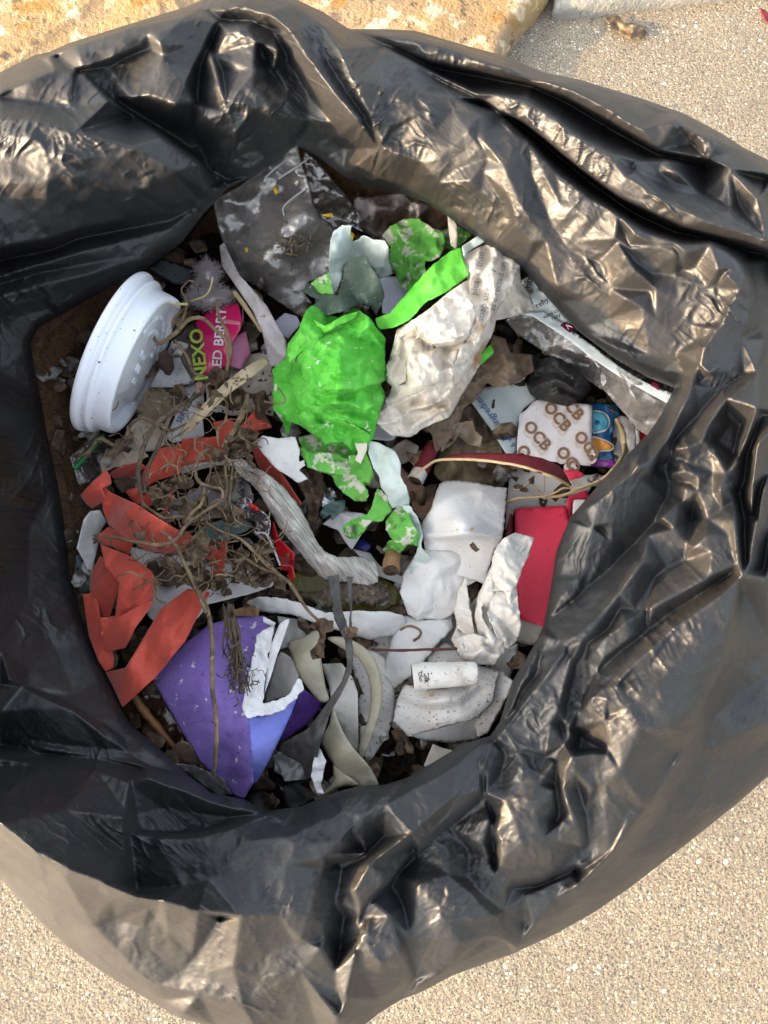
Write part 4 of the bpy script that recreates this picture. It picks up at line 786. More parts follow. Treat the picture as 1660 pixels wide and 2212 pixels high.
def fluff(name, cen, rad, mat, n, label, seed):
    rr = np.random.RandomState(seed); x0, y0, h0 = cen; V = []; F = []
    # soft core
    core, _ = None, None
    items = []
    for q in range(n):
        a = rr.uniform(0, 6.28); r = math.sqrt(rr.uniform(0, 1)); x = x0+rad[0]*r*math.cos(a); y = y0+rad[1]*r*math.sin(a); h = h0+rad[2]*math.sqrt(max(0, 1-r*r))*rr.uniform(.1, 1.0)
        pth = [(x, y, h)]; d = rr.uniform(0, 6.28)
        for s_ in range(4):
            d += rr.uniform(-1.6, 1.6); l = rr.uniform(2, 6); x += l*math.cos(d); y += l*math.sin(d); h += rr.uniform(-1.2, 1.2); pth.append((x, y, h))
        items.append((pth, rr.uniform(.03, .07)))
    o = tubes(name, mat, items, label=label, cat='fluff', n=3, sub=2, bump=0, cap=False)
    th = np.linspace(0, 6.283, 26, endpoint=False); ro = 1+.22*vnoise(th*2.2, th*0+seed, seed)
    pl = [(x0+rad[0]*.9*a*math.cos(t), y0+rad[1]*.9*a*math.sin(t)) for t, a in zip(th, ro)]
    sheet('fluff_core', mat, pl, [(x0, y0, h0+rad[2]*.75)]+[(x, y, h0-2) for x, y in pl[::4]], ((16, 4), (8, 2.4)), 4, rag=4, solid=0, parent=o)
    return o
fluff('cotton_fluff', k(3, "1080,270,-90")[0], (26, 30, 9), m_fluff, 900, 'grey white cotton fluff behind the pink wrapper, upper tuft', 3)
fluff('cotton_fluff', k(3, "1090,420,-88")[0], (52, 24, 10), m_fluff, 1300, 'pinkish cotton fluff just above the pink berry wrapper', 5)
fluff('cream_fluff', k(3, "740,1130,-96")[0], (36, 38, 10), m_fluffcream, 1000, 'cream coloured fluff tuft between cup lid and receipt', 7)
tube('grass_blade', m_grass, k(3, "630,308,-40 690,380,-44 760,435,-50 850,462,-58 950,466,-64"), .8, label='bent yellow green grass blade lying across the cup lid', cat='grass blade', n=6)
tube('grass_blade', m_grass, k(3, "970,445,-76 1060,415,-74 1100,360,-72 1115,290,-70"), .6, label='curved pale grass blade on the cotton fluff', cat='grass blade', n=6)

# ------------------------------------------------------------------ litter: green and white papers in the middle
sheet('white_plastic_scrap', M('cool_white_plastic', (.62, .66, .78), (.56, .6, .72), rough=.35), k(5, "700,360 810,365 940,400 1010,470 900,560 840,580 720,570 715,450"), -86, ((70, 1.5),), 8, label='bluish white plastic scrap between the dark green foil and green strip', cat='plastic scrap')
cup, _ = sheet('white_cup_piece', M('white_cup', (.66, .65, .70), rough=.4), k(5, "650,1190 760,1190 800,1270 760,1285 660,1275"), -88, ((60, 1),), 8, label='white cup fragment below the green and white crumpled papers', cat='cup fragment')
sheet('torn_wrapper', m_greentorn, k(5, "720,130 760,80 860,40 920,35 1000,90 1060,110 1080,180 1040,260 960,280 965,370 930,425 880,445 820,420 800,350 760,290 770,200"), k(5, "720,130,-76 900,50,-70 1000,200,-66 900,300,-68 880,440,-76"), ((28, 4.5), (12, 1.5)), 4, rag=2, label='torn green wrapper with white scuffs behind the green strip', cat='wrapper')
sheet('torn_wrapper', m_greentorn, k(5, "1040,110 1080,100 1160,80 1225,130 1180,170 1120,220 1060,190"), -74, ((28, 3), (12, 1)), 4, rag=2, label='small scuffed green wrapper scrap under the bag edge', cat='wrapper')
sheet('cream_paper_strip', m_dirtywhite, k(5, "1085,0 1130,60 1150,110 1135,210 1105,190 1090,90"), k(5, "1085,0,-62 1150,110,-62 1120,210,-66"), ((16, 2),), 4, label='narrow cream paper strip at the back edge of the bag', cat='paper')
pw, _ = sheet('pale_wrapper', m_pale, k(4, "770,960 765,860 780,740 800,680 860,640 920,645 905,700 930,755 1000,710 1060,740 1130,740 1165,800 1160,880 1190,960 1100,990 1060,920 1000,860 930,880 870,900 850,980 820,1080 795,1105"),
   k(4, "800,680,-52 900,650,-48 780,960,-66 820,1090,-70 930,780,-62 1060,760,-54 1150,850,-58 1190,960,-66 900,850,-66 840,800,-54"), ((40, 3), (16, 1)), 4, rag=1.5, label='pale torn wrapper curling up above the dark green foil', cat='wrapper')
sheet('green_side', m_greenclean, k(4, "905,690 930,750 1000,705 1050,730 1060,745 990,760 930,790 900,740"), -66, ((20, 2),), 4, parent=pw)
sheet('green_tip', m_greentorn, k(4, "650,1020 690,990 770,950 800,1100 760,1115 680,1075"), k(4, "650,1020,-68 770,950,-60 790,1100,-64"), ((25, 2), (10, .8)), 4, parent=pw)
sheet('dark_green_foil', m_darkgreen, k(4, "600,1075 630,1010 660,1020 690,1080 830,1100 860,980 870,900 930,850 1010,840 1060,930 1110,1010 1130,1110 1080,1240 1040,1170 960,1160 850,1210 740,1235 690,1200 665,1160 700,1130"),
   k(4, "600,1070,-68 700,1180,-60 850,1170,-50 930,860,-56 1000,950,-48 900,1050,-62 1100,1100,-54 1080,1230,-64 860,980,-70"), ((34, 4), (14, 1.2)), 4, rag=1.5, label='crumpled dark green foil on top of the bright green paper', cat='foil')
_o, _ = sheet('green_paper', m_green, k(5, "330,520 400,570 470,590 560,540 650,590 680,640 740,710 735,820 745,940 710,965 735,1030 700,1150 665,1280 605,1410 580,1380 500,1290 400,1310 350,1260 260,1200 210,1180 190,1260 160,1180 110,1110 105,880 175,820 190,740 250,660 290,560"),
   k(5, "330,520,-58 470,590,-62 650,590,-50 740,710,-52 480,760,-34 300,700,-46 200,800,-62 110,890,-68 110,1110,-74 745,940,-56 550,960,-36 400,1000,-42 280,1050,-56 700,1150,-60 500,1150,-46 605,1400,-76 350,1260,-66 190,1250,-78"), ((95, 5), (42, 4.2), (20, 2.6)), 3.2, fine=.8, rag=1.5, seed=77, lines=[k(5, q) for q in ("640,590,3 500,640,4 380,700,4 300,780,3 260,880,3 205,1000,1", "570,600,-4 430,670,-4 330,735,-4 235,815,-3", "330,990,2 390,1000,4 480,1003,5 600,988,5 690,965,4 742,942,2", "400,1035,-4 560,1015,-4 690,985,-4", "430,880,2 560,850,3 725,805,1", "450,930,-2 590,900,-2 700,880,-1", "480,690,2 530,790,3 560,900,1", "560,690,-2 620,780,-2 650,860,-1", "640,660,2 690,720,2 720,770,2",
 "240,1045,2 330,965,3", "390,1085,3 520,1065,4 620,1112,4 705,1080,2", "300,1010,-2 420,1050,-2 560,1040,-3", "440,1110,-3 560,1120,-4 640,1150,-3", "480,1140,3 640,1185,4 692,1160,1", "330,1205,2 460,1165,4 560,1195,4 660,1255,2", "370,1150,-3 470,1200,-3 600,1260,-3", "240,1150,3 300,1095,3 380,1190,2", "330,820,2 400,860,3 420,960,2", "280,950,-2 340,900,-2 390,820,-2")],
   label='large crumpled bright green paper in the middle of the heap', cat='paper')
gobj = bpy.data.objects['green_paper']; gf = _
for q, (o_, l_) in enumerate((("640,592 680,640 740,710 735,820 745,942 690,967 600,990 480,1005 390,1002 300,960 262,930 270,860 310,780 390,702 505,640", 3.2), ("335,965 390,1002 480,1003 600,988 690,965 735,1030 705,1085 620,1112 520,1068 390,1088 300,1080 290,1010", 1.6), ("300,1092 380,1190 460,1168 560,1197 660,1255 640,1330 590,1380 500,1290 400,1300 350,1250 260,1190 240,1150", 2.4))):
    fz = (lambda q: lambda x, y: gf(x, y)+2.0*facet(x, y, 26, 300+q)+1.1*facet(x, y, 11, 330+q)+1.5*vnoise(x/34, y/34, q+9))(q)
    sheet('paper_fold', m_green, k(5, o_), hf=fz, lift=l_, step=3.2, rag=1.2, solid=.3, parent=gobj)
gp = k(5, "310,590 250,680 190,790 200,850 330,720 430,660 560,600 590,560 500,580 400,640")
sheet('green_paper_fold', m_greenclean, gp, k(5, "310,590,-50 200,800,-54 430,650,-42 580,570,-44 330,720,-50"), ((30, 3), (12, .8)), 4, rag=1, label='folded green paper edge along the top left of the large green paper', cat='paper')
sheet('green_paper_tail', m_greentorn, k(8, "430,150 520,190 700,200 760,250 740,330 640,330 560,310 500,290 450,220"), -72, ((30, 3), (12, 1)), 4, rag=2, label='scuffed green paper tail directly under the large green paper', cat='paper')
sheet('green_paper_tail', m_greentorn, k(8, "430,90 560,60 800,130 880,180 905,330 880,400 780,470 700,430 640,340 560,320 500,290"), -84, ((28, 4), (12, 1.5)), 4, rag=2, label='dull green paper layer behind the scuffed tails, touching the pale strip', cat='paper')
sheet('green_paper_tail', m_greentorn, k(8, "640,340 740,290 770,210 870,190 900,260 930,340 900,400 850,380 885,450 880,510 800,510 740,470 680,400"), k(8, "640,340,-78 900,300,-72 800,510,-84"), ((26, 3.5), (11, 1.2)), 4, rag=2, label='torn green paper hanging below the white printed corner', cat='paper')
sheet('green_paper_tail', m_greentorn, k(8, "900,560 950,420 1000,470 1040,570 980,640 920,640 860,700 800,765 740,740 720,680 770,640 880,590"), k(8, "950,420,-74 1040,570,-74 740,740,-84 880,620,-76"), ((26, 3), (11, 1)), 4, rag=2, label='dotted green paper piece pointing to the lower left', cat='paper')
sheet('green_paper_tail', m_greentorn, k(8, "1000,640 1080,540 1150,560 1170,640 1225,740 1215,810 1150,790 1090,860 1020,860 980,830 1010,780 1040,760 1000,700"), k(8, "1080,540,-74 1000,840,-84 1220,760,-76 1100,700,-68"), ((26, 4), (11, 1.2)), 4, rag=2, label='lowest scuffed green paper end above the open cigarette butt', cat='paper')
sheet('printed_corner', m_dirtywhite, k(8, "800,130 880,125 880,170 840,265 800,240 820,190"), -62, ((20, 1),), 4, label='white printed paper corner at the bottom of the green paper', cat='paper')
sheet('pale_paper_strip', m_pale, k(8, "890,115 960,130 1060,180 1100,260 1095,340 1140,420 1160,500 1150,560 1090,545 1040,560 1000,470 970,420 960,350 920,290 890,200"), k(8, "890,115,-62 1060,180,-58 1000,350,-60 1140,430,-62 1150,560,-72 1040,560,-74"), ((34, 3.5), (14, 1)), 4, rag=1, label='pale crumpled paper strip hanging below the white crumpled paper', cat='paper')
sheet('pale_paper_strip', m_pale, k(8, "1100,540 1160,540 1215,630 1245,740 1235,810 1290,890 1230,950 1160,990 1180,900 1215,800 1175,700 1150,600"), k(8, "1100,540,-72 1240,740,-74 1170,980,-86"), ((26, 3), (11, 1)), 4, rag=2, label='grubby pale paper edge beside the white wipe', cat='paper')
wp, f = sheet('white_crumpled_paper', m_dirtywhite, k(5, "1265,195 1360,170 1450,185 1490,300 1500,400 1545,455 1575,560 1440,590 1360,610 1330,710 1280,790 1270,860 1180,1010 1100,1150 960,1210 880,1262 780,1260 690,1190 700,1120 740,1050 775,980 740,950 750,860 780,760 800,660 900,600 1000,530 1080,460 1200,380 1170,280 1200,230"),
   k(5, "1300,190,-46 1450,185,-48 1370,400,-34 1150,560,-36 1060,640,-28 940,640,-34 1220,700,-44 1000,780,-44 950,880,-34 1100,900,-44 880,1020,-52 850,1150,-66 780,1250,-72 780,850,-58 1100,1130,-70 960,1200,-72 1480,550,-58 1270,850,-66 1180,1000,-68"), ((80, 4.5), (38, 3.6), (18, 2.6)), 3.2, fine=.9, rag=1, seed=91, lines=[k(5, q) for q in ("1265,205,2 1230,310,4 1205,450,3 1245,590,4 1225,700,1", "1310,220,-3 1280,350,-4 1260,470,-4 1290,560,-3", "1360,175,3 1335,300,5 1350,480,5 1315,620,4 1245,780,3", "1400,220,-3 1400,350,-4 1390,470,-4 1360,560,-3", "1450,190,2 1440,330,4 1460,450,3 1565,555,2", "920,620,5 940,695,6 1000,742,6 1110,738,6 1205,685,5 1235,620,3", "915,705,-6 1000,765,-7 1110,762,-7 1215,715,-5", "930,608,4 1000,545,5 1080,475,4 1180,400,2", "1050,640,6 1150,560,5",
 "872,782,4 900,722,5 952,702,4", "1005,765,3 1002,820,5 1040,900,5 1052,950,4 1000,980,4 920,970,4 862,880,4 872,790,4", "930,800,-3 950,900,-3", "820,700,3 810,800,3 770,900,2 780,960,1", "840,720,-4 830,850,-5 850,960,-5", "1070,800,-4 1060,880,-5 1080,960,-5", "1130,780,3 1120,870,5 1122,960,5 1085,1040,4 960,1092,4 885,1112,4 840,1152,3 825,1190,2", "1040,1050,-4 930,1060,-5 860,1090,-5", "740,970,4 845,985,4 800,1030,2", "760,1080,3 850,1050,3", "700,1190,2 780,1180,3 835,1200,4 870,1240,3", "870,1180,-4 960,1130,-4 1060,1080,-3", "900,1200,3 990,1150,4 1100,1080,3 1180,990,2")],
   label='white crumpled paper with orange stains right of the green paper', cat='paper')
for q, (o_, l_, c_) in enumerate((("930,608 1000,545 1080,475 1180,400 1215,480 1245,560 1235,625 1205,685 1110,738 1000,742 940,695 918,640", 3.2, 9), ("872,782 900,722 952,702 1005,735 1000,820 1040,900 1052,950 1000,980 920,972 862,880", 3.0, 7), ("1045,885 1110,872 1122,960 1085,1040 960,1092 885,1112 840,1152 760,1195 690,1190 700,1125 760,1080 850,1050 950,1010", 2.8, 8),
      ("1265,200 1360,170 1450,185 1490,300 1440,450 1310,620 1240,780 1190,850 1130,860 1160,760 1215,700 1245,590 1205,450 1230,310", 2.6, 8), ("745,860 790,770 850,690 905,640 930,700 885,740 850,850 850,950 790,985 742,950", 2.2, 7))):
    fz = (lambda c_, q: lambda x, y: f(x, y)+2.2*facet(x, y, 24, 200+q)+1.0*facet(x, y, 10, 230+q)+1.5*vnoise(x/30, y/30, q))(c_, q)
    sheet('paper_fold', m_dirtywhite, k(5, o_), hf=fz, lift=l_, step=3.2, rag=1.4, solid=.3, parent=wp)
f_top = (lambda x, y: f(x, y)+2.2*facet(x, y, 24, 203)+1.0*facet(x, y, 10, 233)+1.5*vnoise(x/30, y/30, 3)+2.6)
text_on(wp, [("soap use only", k(5, "1285,620")[0], 78, 22, .1), ("please rinse", k(5, "1250,470")[0], 80, 20, .1), ("as directed on", k(5, "1350,560")[0], 76, 19, .1)], f_top, m_greyink, lift=.7)
sheet('green_edge', m_greenclean, k(5, "690,640 680,595 760,570 820,500 880,430 1000,300 1100,220 1165,195 1175,270 1212,350 1100,440 960,510 880,600 800,645 710,660"), k(5, "690,640,-52 880,430,-44 1100,220,-38 1200,350,-38 950,500,-36 800,640,-46 1000,380,-34"), ((60, 4), (24, 1.4)), 4, rag=1, parent=wp)
sheet('pale_edge', m_pale, k(5, "1168,192 1280,120 1320,155 1265,185 1200,225 1178,270"), k(5, "1168,192,-38 1300,140,-42 1190,260,-38"), ((30, 2),), 4, parent=wp)
sheet('green_underside', m_greenclean, k(5, "1150,890 1270,800 1330,740 1348,790 1290,845 1210,895"), -68, ((20, 3),), 4, rag=1, parent=wp)
# ------------------------------------------------------------------ litter: right side
sheet('brown_paper', m_brown, k(5, "1340,690 1410,710 1440,790 1560,800 1572,890 1450,970 1350,985 1310,960 1250,1050 1180,1100 1150,1200 1060,1330 1020,1350 1000,1250 960,1210 1100,1130 1180,1000 1270,870 1310,790"),
   k(5, "1340,690,-86 1560,850,-78 1420,850,-66 1310,960,-80 1200,1020,-80 1060,1300,-92 1000,1220,-84"), ((40, 6), (18, 3)), 3.5, fine=.8, label='crumpled brown paper beside the black cloth ball', cat='paper')
sheet('curled_paper', m_browncurl, k(5, "1110,1190 1225,1170 1240,1230 1280,1260 1270,1320 1200,1305 1150,1260 1090,1320 1050,1350 1060,1250"), k(5, "1110,1190,-86 1225,1175,-76 1280,1290,-74 1160,1250,-92 1060,1340,-94"), ((24, 4), (12, 1.5)), 4, label='curled translucent brown paper above the dark red box flap', cat='paper')
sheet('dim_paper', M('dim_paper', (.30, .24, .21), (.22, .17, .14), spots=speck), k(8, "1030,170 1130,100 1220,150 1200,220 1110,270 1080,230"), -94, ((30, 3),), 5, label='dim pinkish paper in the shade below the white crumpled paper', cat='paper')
sheet('terracotta_paper', m_terra, k(8, "1090,270 1150,330 1200,390 1320,440 1310,540 1240,640 1180,560 1160,480 1100,380"), -101, ((40, 2),), 6, label='terracotta coloured paper left of the white wipe', cat='paper')
sheet('rotten_leaf', m_rot, k(6, "140,990 250,850 320,880 400,990 425,1070 470,1130 480,1250 430,1330 300,1300 100,1280 60,1230 80,1130"), -103, ((30, 5), (12, 2)), 5, rag=2, label='rotten brown leaf mush under the curved red box flap', cat='leaf')
sheet('ingredients_wrapper', m_label, k(6, "270,830 330,750 480,730 580,720 640,810 560,870 530,960 525,1110 480,1140 440,1080 380,980"), -100, ((70, 2.5), (25, .5)), 7, solid=.2, label='white wrapper with blue ingredients print beside the patterned card', cat='wrapper')
iw = bpy.data.objects['ingredients_wrapper']; iwf = lambda x, y: np.full(np.shape(x), -98.0)
text_on(iw, [("ingredients", k(6, "432,948")[0], 127, 21, .2), ("for all", k(6, "470,1040")[0], 120, 15, .1), ("& wash", k(6, "520,1075")[0], 120, 15, .1)], iwf, m_inkblue, lift=.9)
ball = k(6, "600,560 660,590 720,570 780,590 860,640 900,680 945,750 920,800 880,835 810,855 740,840 650,815 600,785 578,730 610,650")
sheet('black_cloth_ball', m_black, ball, k(6, "600,560,-96 760,700,-62 680,760,-68 850,760,-66 945,750,-90 810,855,-94 580,730,-94 700,620,-76"), ((24, 6, 20, 3), (12, 3, -30, 2)), 3, fine=.9, solid=.5, lines=[k(6, q) for q in ('640,640,3 720,620,5 800,660,4 870,730,3', '640,690,-4 740,665,-5 840,725,-4', '640,735,5 750,700,6 850,755,5 915,780,2', '650,775,-5 760,745,-5 870,795,-4', '700,810,4 780,785,5 850,815,3')], label='black crumpled cloth ball under the clear pouch', cat='cloth')
card, f = sheet('patterned_card', m_card, k(6, "620,828 640,815 950,845 945,1190 700,1160 525,1105 540,900 580,872"), k(6, "620,828,-92 950,845,-90 945,1190,-90 525,1105,-92"), ((150, .6),), 10, solid=.3, label='white card patterned with brown OCB letters', cat='card')
oc = []; osd = []
for (s_, px) in (("OCB", "560,965"), ("OCB", "672,858"), ("CB", "790,850"), ("OC", "842,1022"), ("OC", "742,1108"), ("O", "800,1182"), ("O", "520,1100"), ("O", "905,1108")):
    x, y = k(6, px)[0]; oc.append((s_, (x, y), -50, 34, 1.3)); osd.append((s_, (x-4, y+10), -50, 34, 1.3))
clipc = k(6, "620,833 640,820 945,850 940,1185 700,1155 530,1102 545,902 582,876")
text_on(card, osd, f, m_ocbs, lift=.35); text_on(card, oc, f, m_ocb, lift=.55)
cw, f = sheet('sweet_wrapper', m_blu, k(6, "900,842 1000,838 1090,847 1105,900 1075,920 1060,1010 1060,1100 1078,1180 1060,1200 930,1190 930,1000"), -94.5, ((40, 1.4), (16, .5)), 5, solid=.2, label='blue sweet wrapper with cyan, orange and purple print right of the card', cat='wrapper')
def on(parent, n, s, hf_, mat, lift, name): sheet(name, mat, k(n, s), hf=hf_, lift=lift, solid=.05, parent=parent, step=5, curve=True)
on(cw, 6, "950,885 1000,880 1040,905 1050,950 1030,990 985,1002 950,1000", f, m_whiteink, .8, 'letter_outline'); on(cw, 6, "950,893 998,888 1030,910 1042,950 1022,982 985,993 952,990", f, m_cyan, 1.1, 'letter_face'); on(cw, 6, "965,935 985,932 988,955 966,958", f, m_blu, 1.4, 'letter_hole')
on(cw, 6, "940,1025 1010,1035 1060,1060 1075,1085 1050,1105 990,1110 943,1130", f, m_whiteink, .8, 'letter_outline'); on(cw, 6, "942,1035 1008,1044 1052,1066 1066,1085 1045,1097 990,1101 945,1118", f, m_orange, 1.1, 'letter_face'); on(cw, 6, "950,1070 975,1078 952,1090", f, m_blu, 1.4, 'letter_hole')
on(cw, 6, "940,1150 1010,1158 1072,1155 1078,1190 1000,1192 940,1186", f, m_violet, .9, 'purple_band')
sheet('white_wrapper_scrap', M('white_film', (.55, .52, .50), (.48, .45, .43), rough=.3, coat=.3), k(6, "1068,925 1110,905 1180,920 1195,1000 1190,1100 1120,1190 1070,1195 1065,1050"), -98, ((40, 2), (16, .6)), 5, label='white wrapper end right of the blue sweet wrapper', cat='wrapper')
tube('curled_root', m_stempale, k(6, "1085,925,-92 1110,975,-88 1125,1040,-86 1130,1110,-86 1100,1160,-86"), [1, 1.4, 1.6, 1.4, .8], label='twisted orange brown root on the white wrapper end', cat='root', groove=.25, ng=3, twist=.4)
rw, f = sheet('red_white_pack', m_redpr, k(6, "1195,960 1240,890 1345,880 1340,960 1260,1040 1200,1075"), -99, ((50, 1.5),), 7, label='red and white pack under the end of the clear pouch', cat='pack'); sheet('white_border', m_white, k(6, "1190,970 1215,975 1220,1070 1195,1090"), -98, ((50, 1),), 6, parent=rw)
pch = k(6, "460,370 550,335 640,335 820,455 1000,580 1150,690 1390,800 1370,860 1340,910 1260,1015 1210,985 1120,885 1020,770 880,680 750,600 620,510 520,440")
po, f = sheet('clear_pouch', c_clear, pch, k(6, "460,370,-82 640,335,-72 1000,580,-72 1390,800,-62 1260,1015,-84 880,680,-86 750,600,-86 620,510,-86 1100,780,-72"), ((45, 3), (18, 1.2)), 5, solid=.15, label='clear plastic pouch with a white nutrition label under the right bag edge', cat='pouch')
strip = k(6, "540,335 600,328 680,320 790,390 900,475 1000,550 1100,630 1250,720 1400,780 1372,838 1240,765 1100,685 960,592 820,482 700,402 620,352")
sl, f2 = sheet('pouch_label', m_label, strip, k(6, "560,335,-68 790,400,-68 1000,560,-68 1250,740,-64 1390,800,-60"), ((80, 1.2),), 5, solid=.2, parent=po)
sheet('pouch_seal', c_milk, k(6, "1125,880 1250,965 1330,940 1260,1018 1205,985"), k(6, "1125,880,-82 1330,940,-80 1205,985,-86"), ((9, .5, 35, 6),), 4, solid=.1, parent=po)
sheet('upper_label', m_label, k(6, "550,150 590,125 625,135 650,200 720,240 780,330 840,400 770,395 680,330 600,330 560,320 620,280"), k(6, "560,150,-64 640,200,-66 840,400,-70 600,330,-70"), ((40, 2),), 5, solid=.2, parent=po)
f3 = rbf(k(6, "560,150,-62.5 640,200,-63.5 840,400,-67 600,330,-67"))
sheet('maroon_box', m_maroon, k(6, "768,400 795,380 862,405 826,443"), hf=f2, lift=.7, solid=.05, parent=sl, step=5); sheet('maroon_box', m_maroon, k(6, "1272,735 1290,712 1340,745 1322,765"), hf=f2, lift=.7, solid=.05, parent=sl, step=5)
text_on(sl, [("NUTRITION", k(6, "813,425")[0], 30, 17, .3)], f2, m_whiteink, lift=1.2, clip=k(6, "768,400 795,380 862,405 826,443"))
tl = [("As sold", "848,458"), ("Typical", "892,486"), ("Energy", "968,530"), ("Fat", "1016,570"), ("of which", "1040,586"), ("Carb", "1068,602"), ("of", "1094,618"), ("Fibre", "1118,632"), ("Protein", "1142,650"), ("Salt", "1168,672"), ("per", "1215,692"), ("*Ref", "1238,712"), ("Store", "1348,776"), ("cool", "1380,792")]
text_on(sl, [(b, k(6, c)[0], 57, 15, .15) for b, c in tl], f2, m_ink, lift=.8)
text_on(bpy.data.objects['upper_label'], [("rights.", k(6, "598,255")[0], 82, 22, .3), ("rehydrate", k(6, "640,305")[0], 32, 17, .2), ("very care", k(6, "680,365")[0], 28, 13, .1), ("may remove", k(6, "725,372")[0], 28, 13, .1)], f3, m_ink, lift=.8)
sheet('hollow_shade_sheet', m_blackpl, k(6, "400,380 470,380 620,520 760,600 700,620 600,600 480,540 420,470"), -112, ((40, 3),), 8, label='black sheet standing in for the shade in the gap below the clear pouch', cat='film')  # no film here: black sheet paints the dark of the cavity
# red box
rb = empty('red_box', tuple(P(*k(9, "1050,800")[0], -100.)), 'red cardboard box, torn open, with a curved dark red flap', 'box')
sheet('inner_panel', m_greycard, k(9, "850,130 1070,150 1300,200 1420,200 1360,320 1260,410 880,420 860,480 835,570 815,560 825,400"), k(9, "850,130,-102 1400,200,-94 830,560,-102"), ((300, .5),), 10, solid=.5, parent=rb)
tube('panel_crease', m_tan, [(x, y, -98.5) for x, y in k(9, "1075,160 1068,300 1065,410")], .3, parent=rb, n=5)
fp, f = sheet('front_panel', m_redbox, k(9, "878,420 1218,400 1226,480 1240,530 1200,650 1150,880 1120,1060 1075,1195 900,1142 890,960 880,700"), k(9, "878,420,-90 1218,400,-86 900,1142,-84 1080,1195,-78"), ((300, .6),), 10, solid=.6, parent=rb)
sheet('side_panel', m_redbox, k(9, "1218,400 1222,350 1250,335 1345,300 1370,335 1345,360 1258,362 1256,470 1240,525 1226,480"), k(9, "1218,400,-86 1345,310,-88 1250,500,-88"), ((100, .3),), 7, solid=.5, parent=rb)
sheet('side_label', m_card, k(9, "1258,362 1350,360 1300,430 1256,480"), -87.2, ((100, .2),), 7, solid=.1, parent=rb)
sheet('lower_flap', m_greycard, k(9, "895,1138 1075,1192 1050,1260 1000,1318 885,1292"), k(9, "895,1138,-88 1075,1192,-84 1000,1318,-94"), ((200, .5),), 10, solid=.5, parent=rb)
sheet('left_edge', m_redflap, k(9, "815,600 850,445 862,470 868,580 840,620"), -92, ((100, .3),), 6, solid=.5, parent=rb)
fl = k(9, "380,98 470,65 650,55 900,60 1060,90 1170,140 1210,190 1255,275 1150,220 950,150 700,107 560,97")
fh = k(9, "380,98,-72 650,55,-60 700,107,-54 900,60,-58 950,150,-50 1170,140,-68 1255,275,-72 1150,220,-58")
sheet('curved_flap', m_redflap, fl, fh, ((80, .8),), 5, solid=.8, parent=rb)
fhf = rbf(fh)
tube('flap_edge', m_tan, [(x, y, float(fhf(np.array(x), np.array(y)))-.4) for x, y in k(9, "215,205 300,145 380,103 560,98 700,108 850,130 950,152 1080,195 1150,222 1235,268")], .75, parent=rb, n=6)
sheet('tab', m_redbox, k(9, "1195,168 1290,170 1335,195 1330,210 1240,235 1215,200"), -84, ((80, .4),), 5, solid=.5, parent=rb); sheet('torn_core', m_greycard, k(9, "1225,240 1290,205 1400,215 1370,300 1250,330"), -90, ((30, 1.5),), 5, rag=1, solid=.4, parent=rb)
tubes('long_root', m_stempale, [(k(9, "780,410,-84 850,365,-82 1000,340,-80 1160,338,-78 1300,290,-74 1420,245,-70 1500,180,-66 1580,80,-70 1595,0,-80"), .8), (k(9, "900,350,-79 1080,338,-77 1150,310,-75 1200,285,-73 1300,285,-72 1430,235,-68"), .55), (k(9, "860,300,-86 920,290,-84 980,240,-82 1000,205,-84"), .5), (k(9, "980,240,-82 1010,280,-84 1045,310,-86"), .4)], label='thin tangled root lying across the red box', cat='root', n=6, groove=.2, ng=3)
sheet('dried_flower', m_deadleaf, k(9, "895,270 935,265 950,290 920,298"), -83, ((8, 3),), 3, rag=1, label='dried flower head on the grey box panel, left one', cat='flower'); sheet('dried_flower', m_deadleaf, k(9, "965,225 1010,205 1005,255 975,260"), -81, ((8, 3),), 3, rag=1, label='dried flower head on the grey box panel, upper right one', cat='flower')

# ------------------------------------------------------------------ litter: pads, tissue, butts
sheet('felt_layer', m_paddirty, k(9, "170,830 400,800 560,880 520,1000 700,1000 880,1290 900,1330 860,1500 760,1800 500,1950 180,1900 60,1830 0,1650 -100,1500 -40,1150"), -101, ((60, 3), (25, 1)), 6, solid=1, curve=True, label='soiled white felt layer spread beneath the cotton pads', cat='felt')
sheet('white_wipe', m_pad, k(9, "380,265 430,235 560,240 830,290 815,460 805,560 790,630 740,700 700,850 690,920 640,900 540,870 330,760 290,680 262,560 275,500 330,420"), k(9, "400,250,-80 830,290,-80 600,400,-70 270,560,-80 790,620,-72 540,600,-66 690,915,-78 320,750,-82 540,585,-63"), ((110, 2), (45, 1.2)), 4, fine=.12, solid=.7, edge=.8, lines=[k(9, q) for q in ('280,585,2 420,600,3 540,582,4 680,592,4 795,622,3', '280,630,-3 420,635,-4 560,620,-3 790,655,-3', '280,560,-2 540,555,-2 800,590,-2', '340,420,2 480,330,3 640,300,2', '450,450,-2 600,420,-2')], rag=1.6, label='white felt wipe folded over, right of the green paper tails', cat='wipe')
sheet('cotton_pad', m_pad, k(9, "150,840 250,690 560,700 650,880 560,935 510,1060 470,1118 400,1152 330,1140 250,1158 180,1112 125,965"), k(9, "150,840,-86 600,800,-84 540,900,-82 330,930,-80 480,1090,-83 180,1100,-87"), ((80, 2), (32, 1.8), (15, .5)), 4, fine=.2, rag=1.6, solid=.7, edge=.5, label='flat white cotton pad just below the folded wipe', cat='cotton pad')
sheet('cotton_pad', m_pad, k(9, "120,1110 300,1150 470,1110 480,1200 400,1280 300,1400 220,1500 90,1600 20,1500 60,1300"), k(9, "120,1110,-92 470,1120,-88 300,1250,-84 100,1600,-94 200,1400,-86"), ((70, 2), (34, 1.4)), 4, fine=.15, solid=.7, edge=.8, rag=1.6, label='creased white cotton pad left of the crumpled tissue', cat='cotton pad')
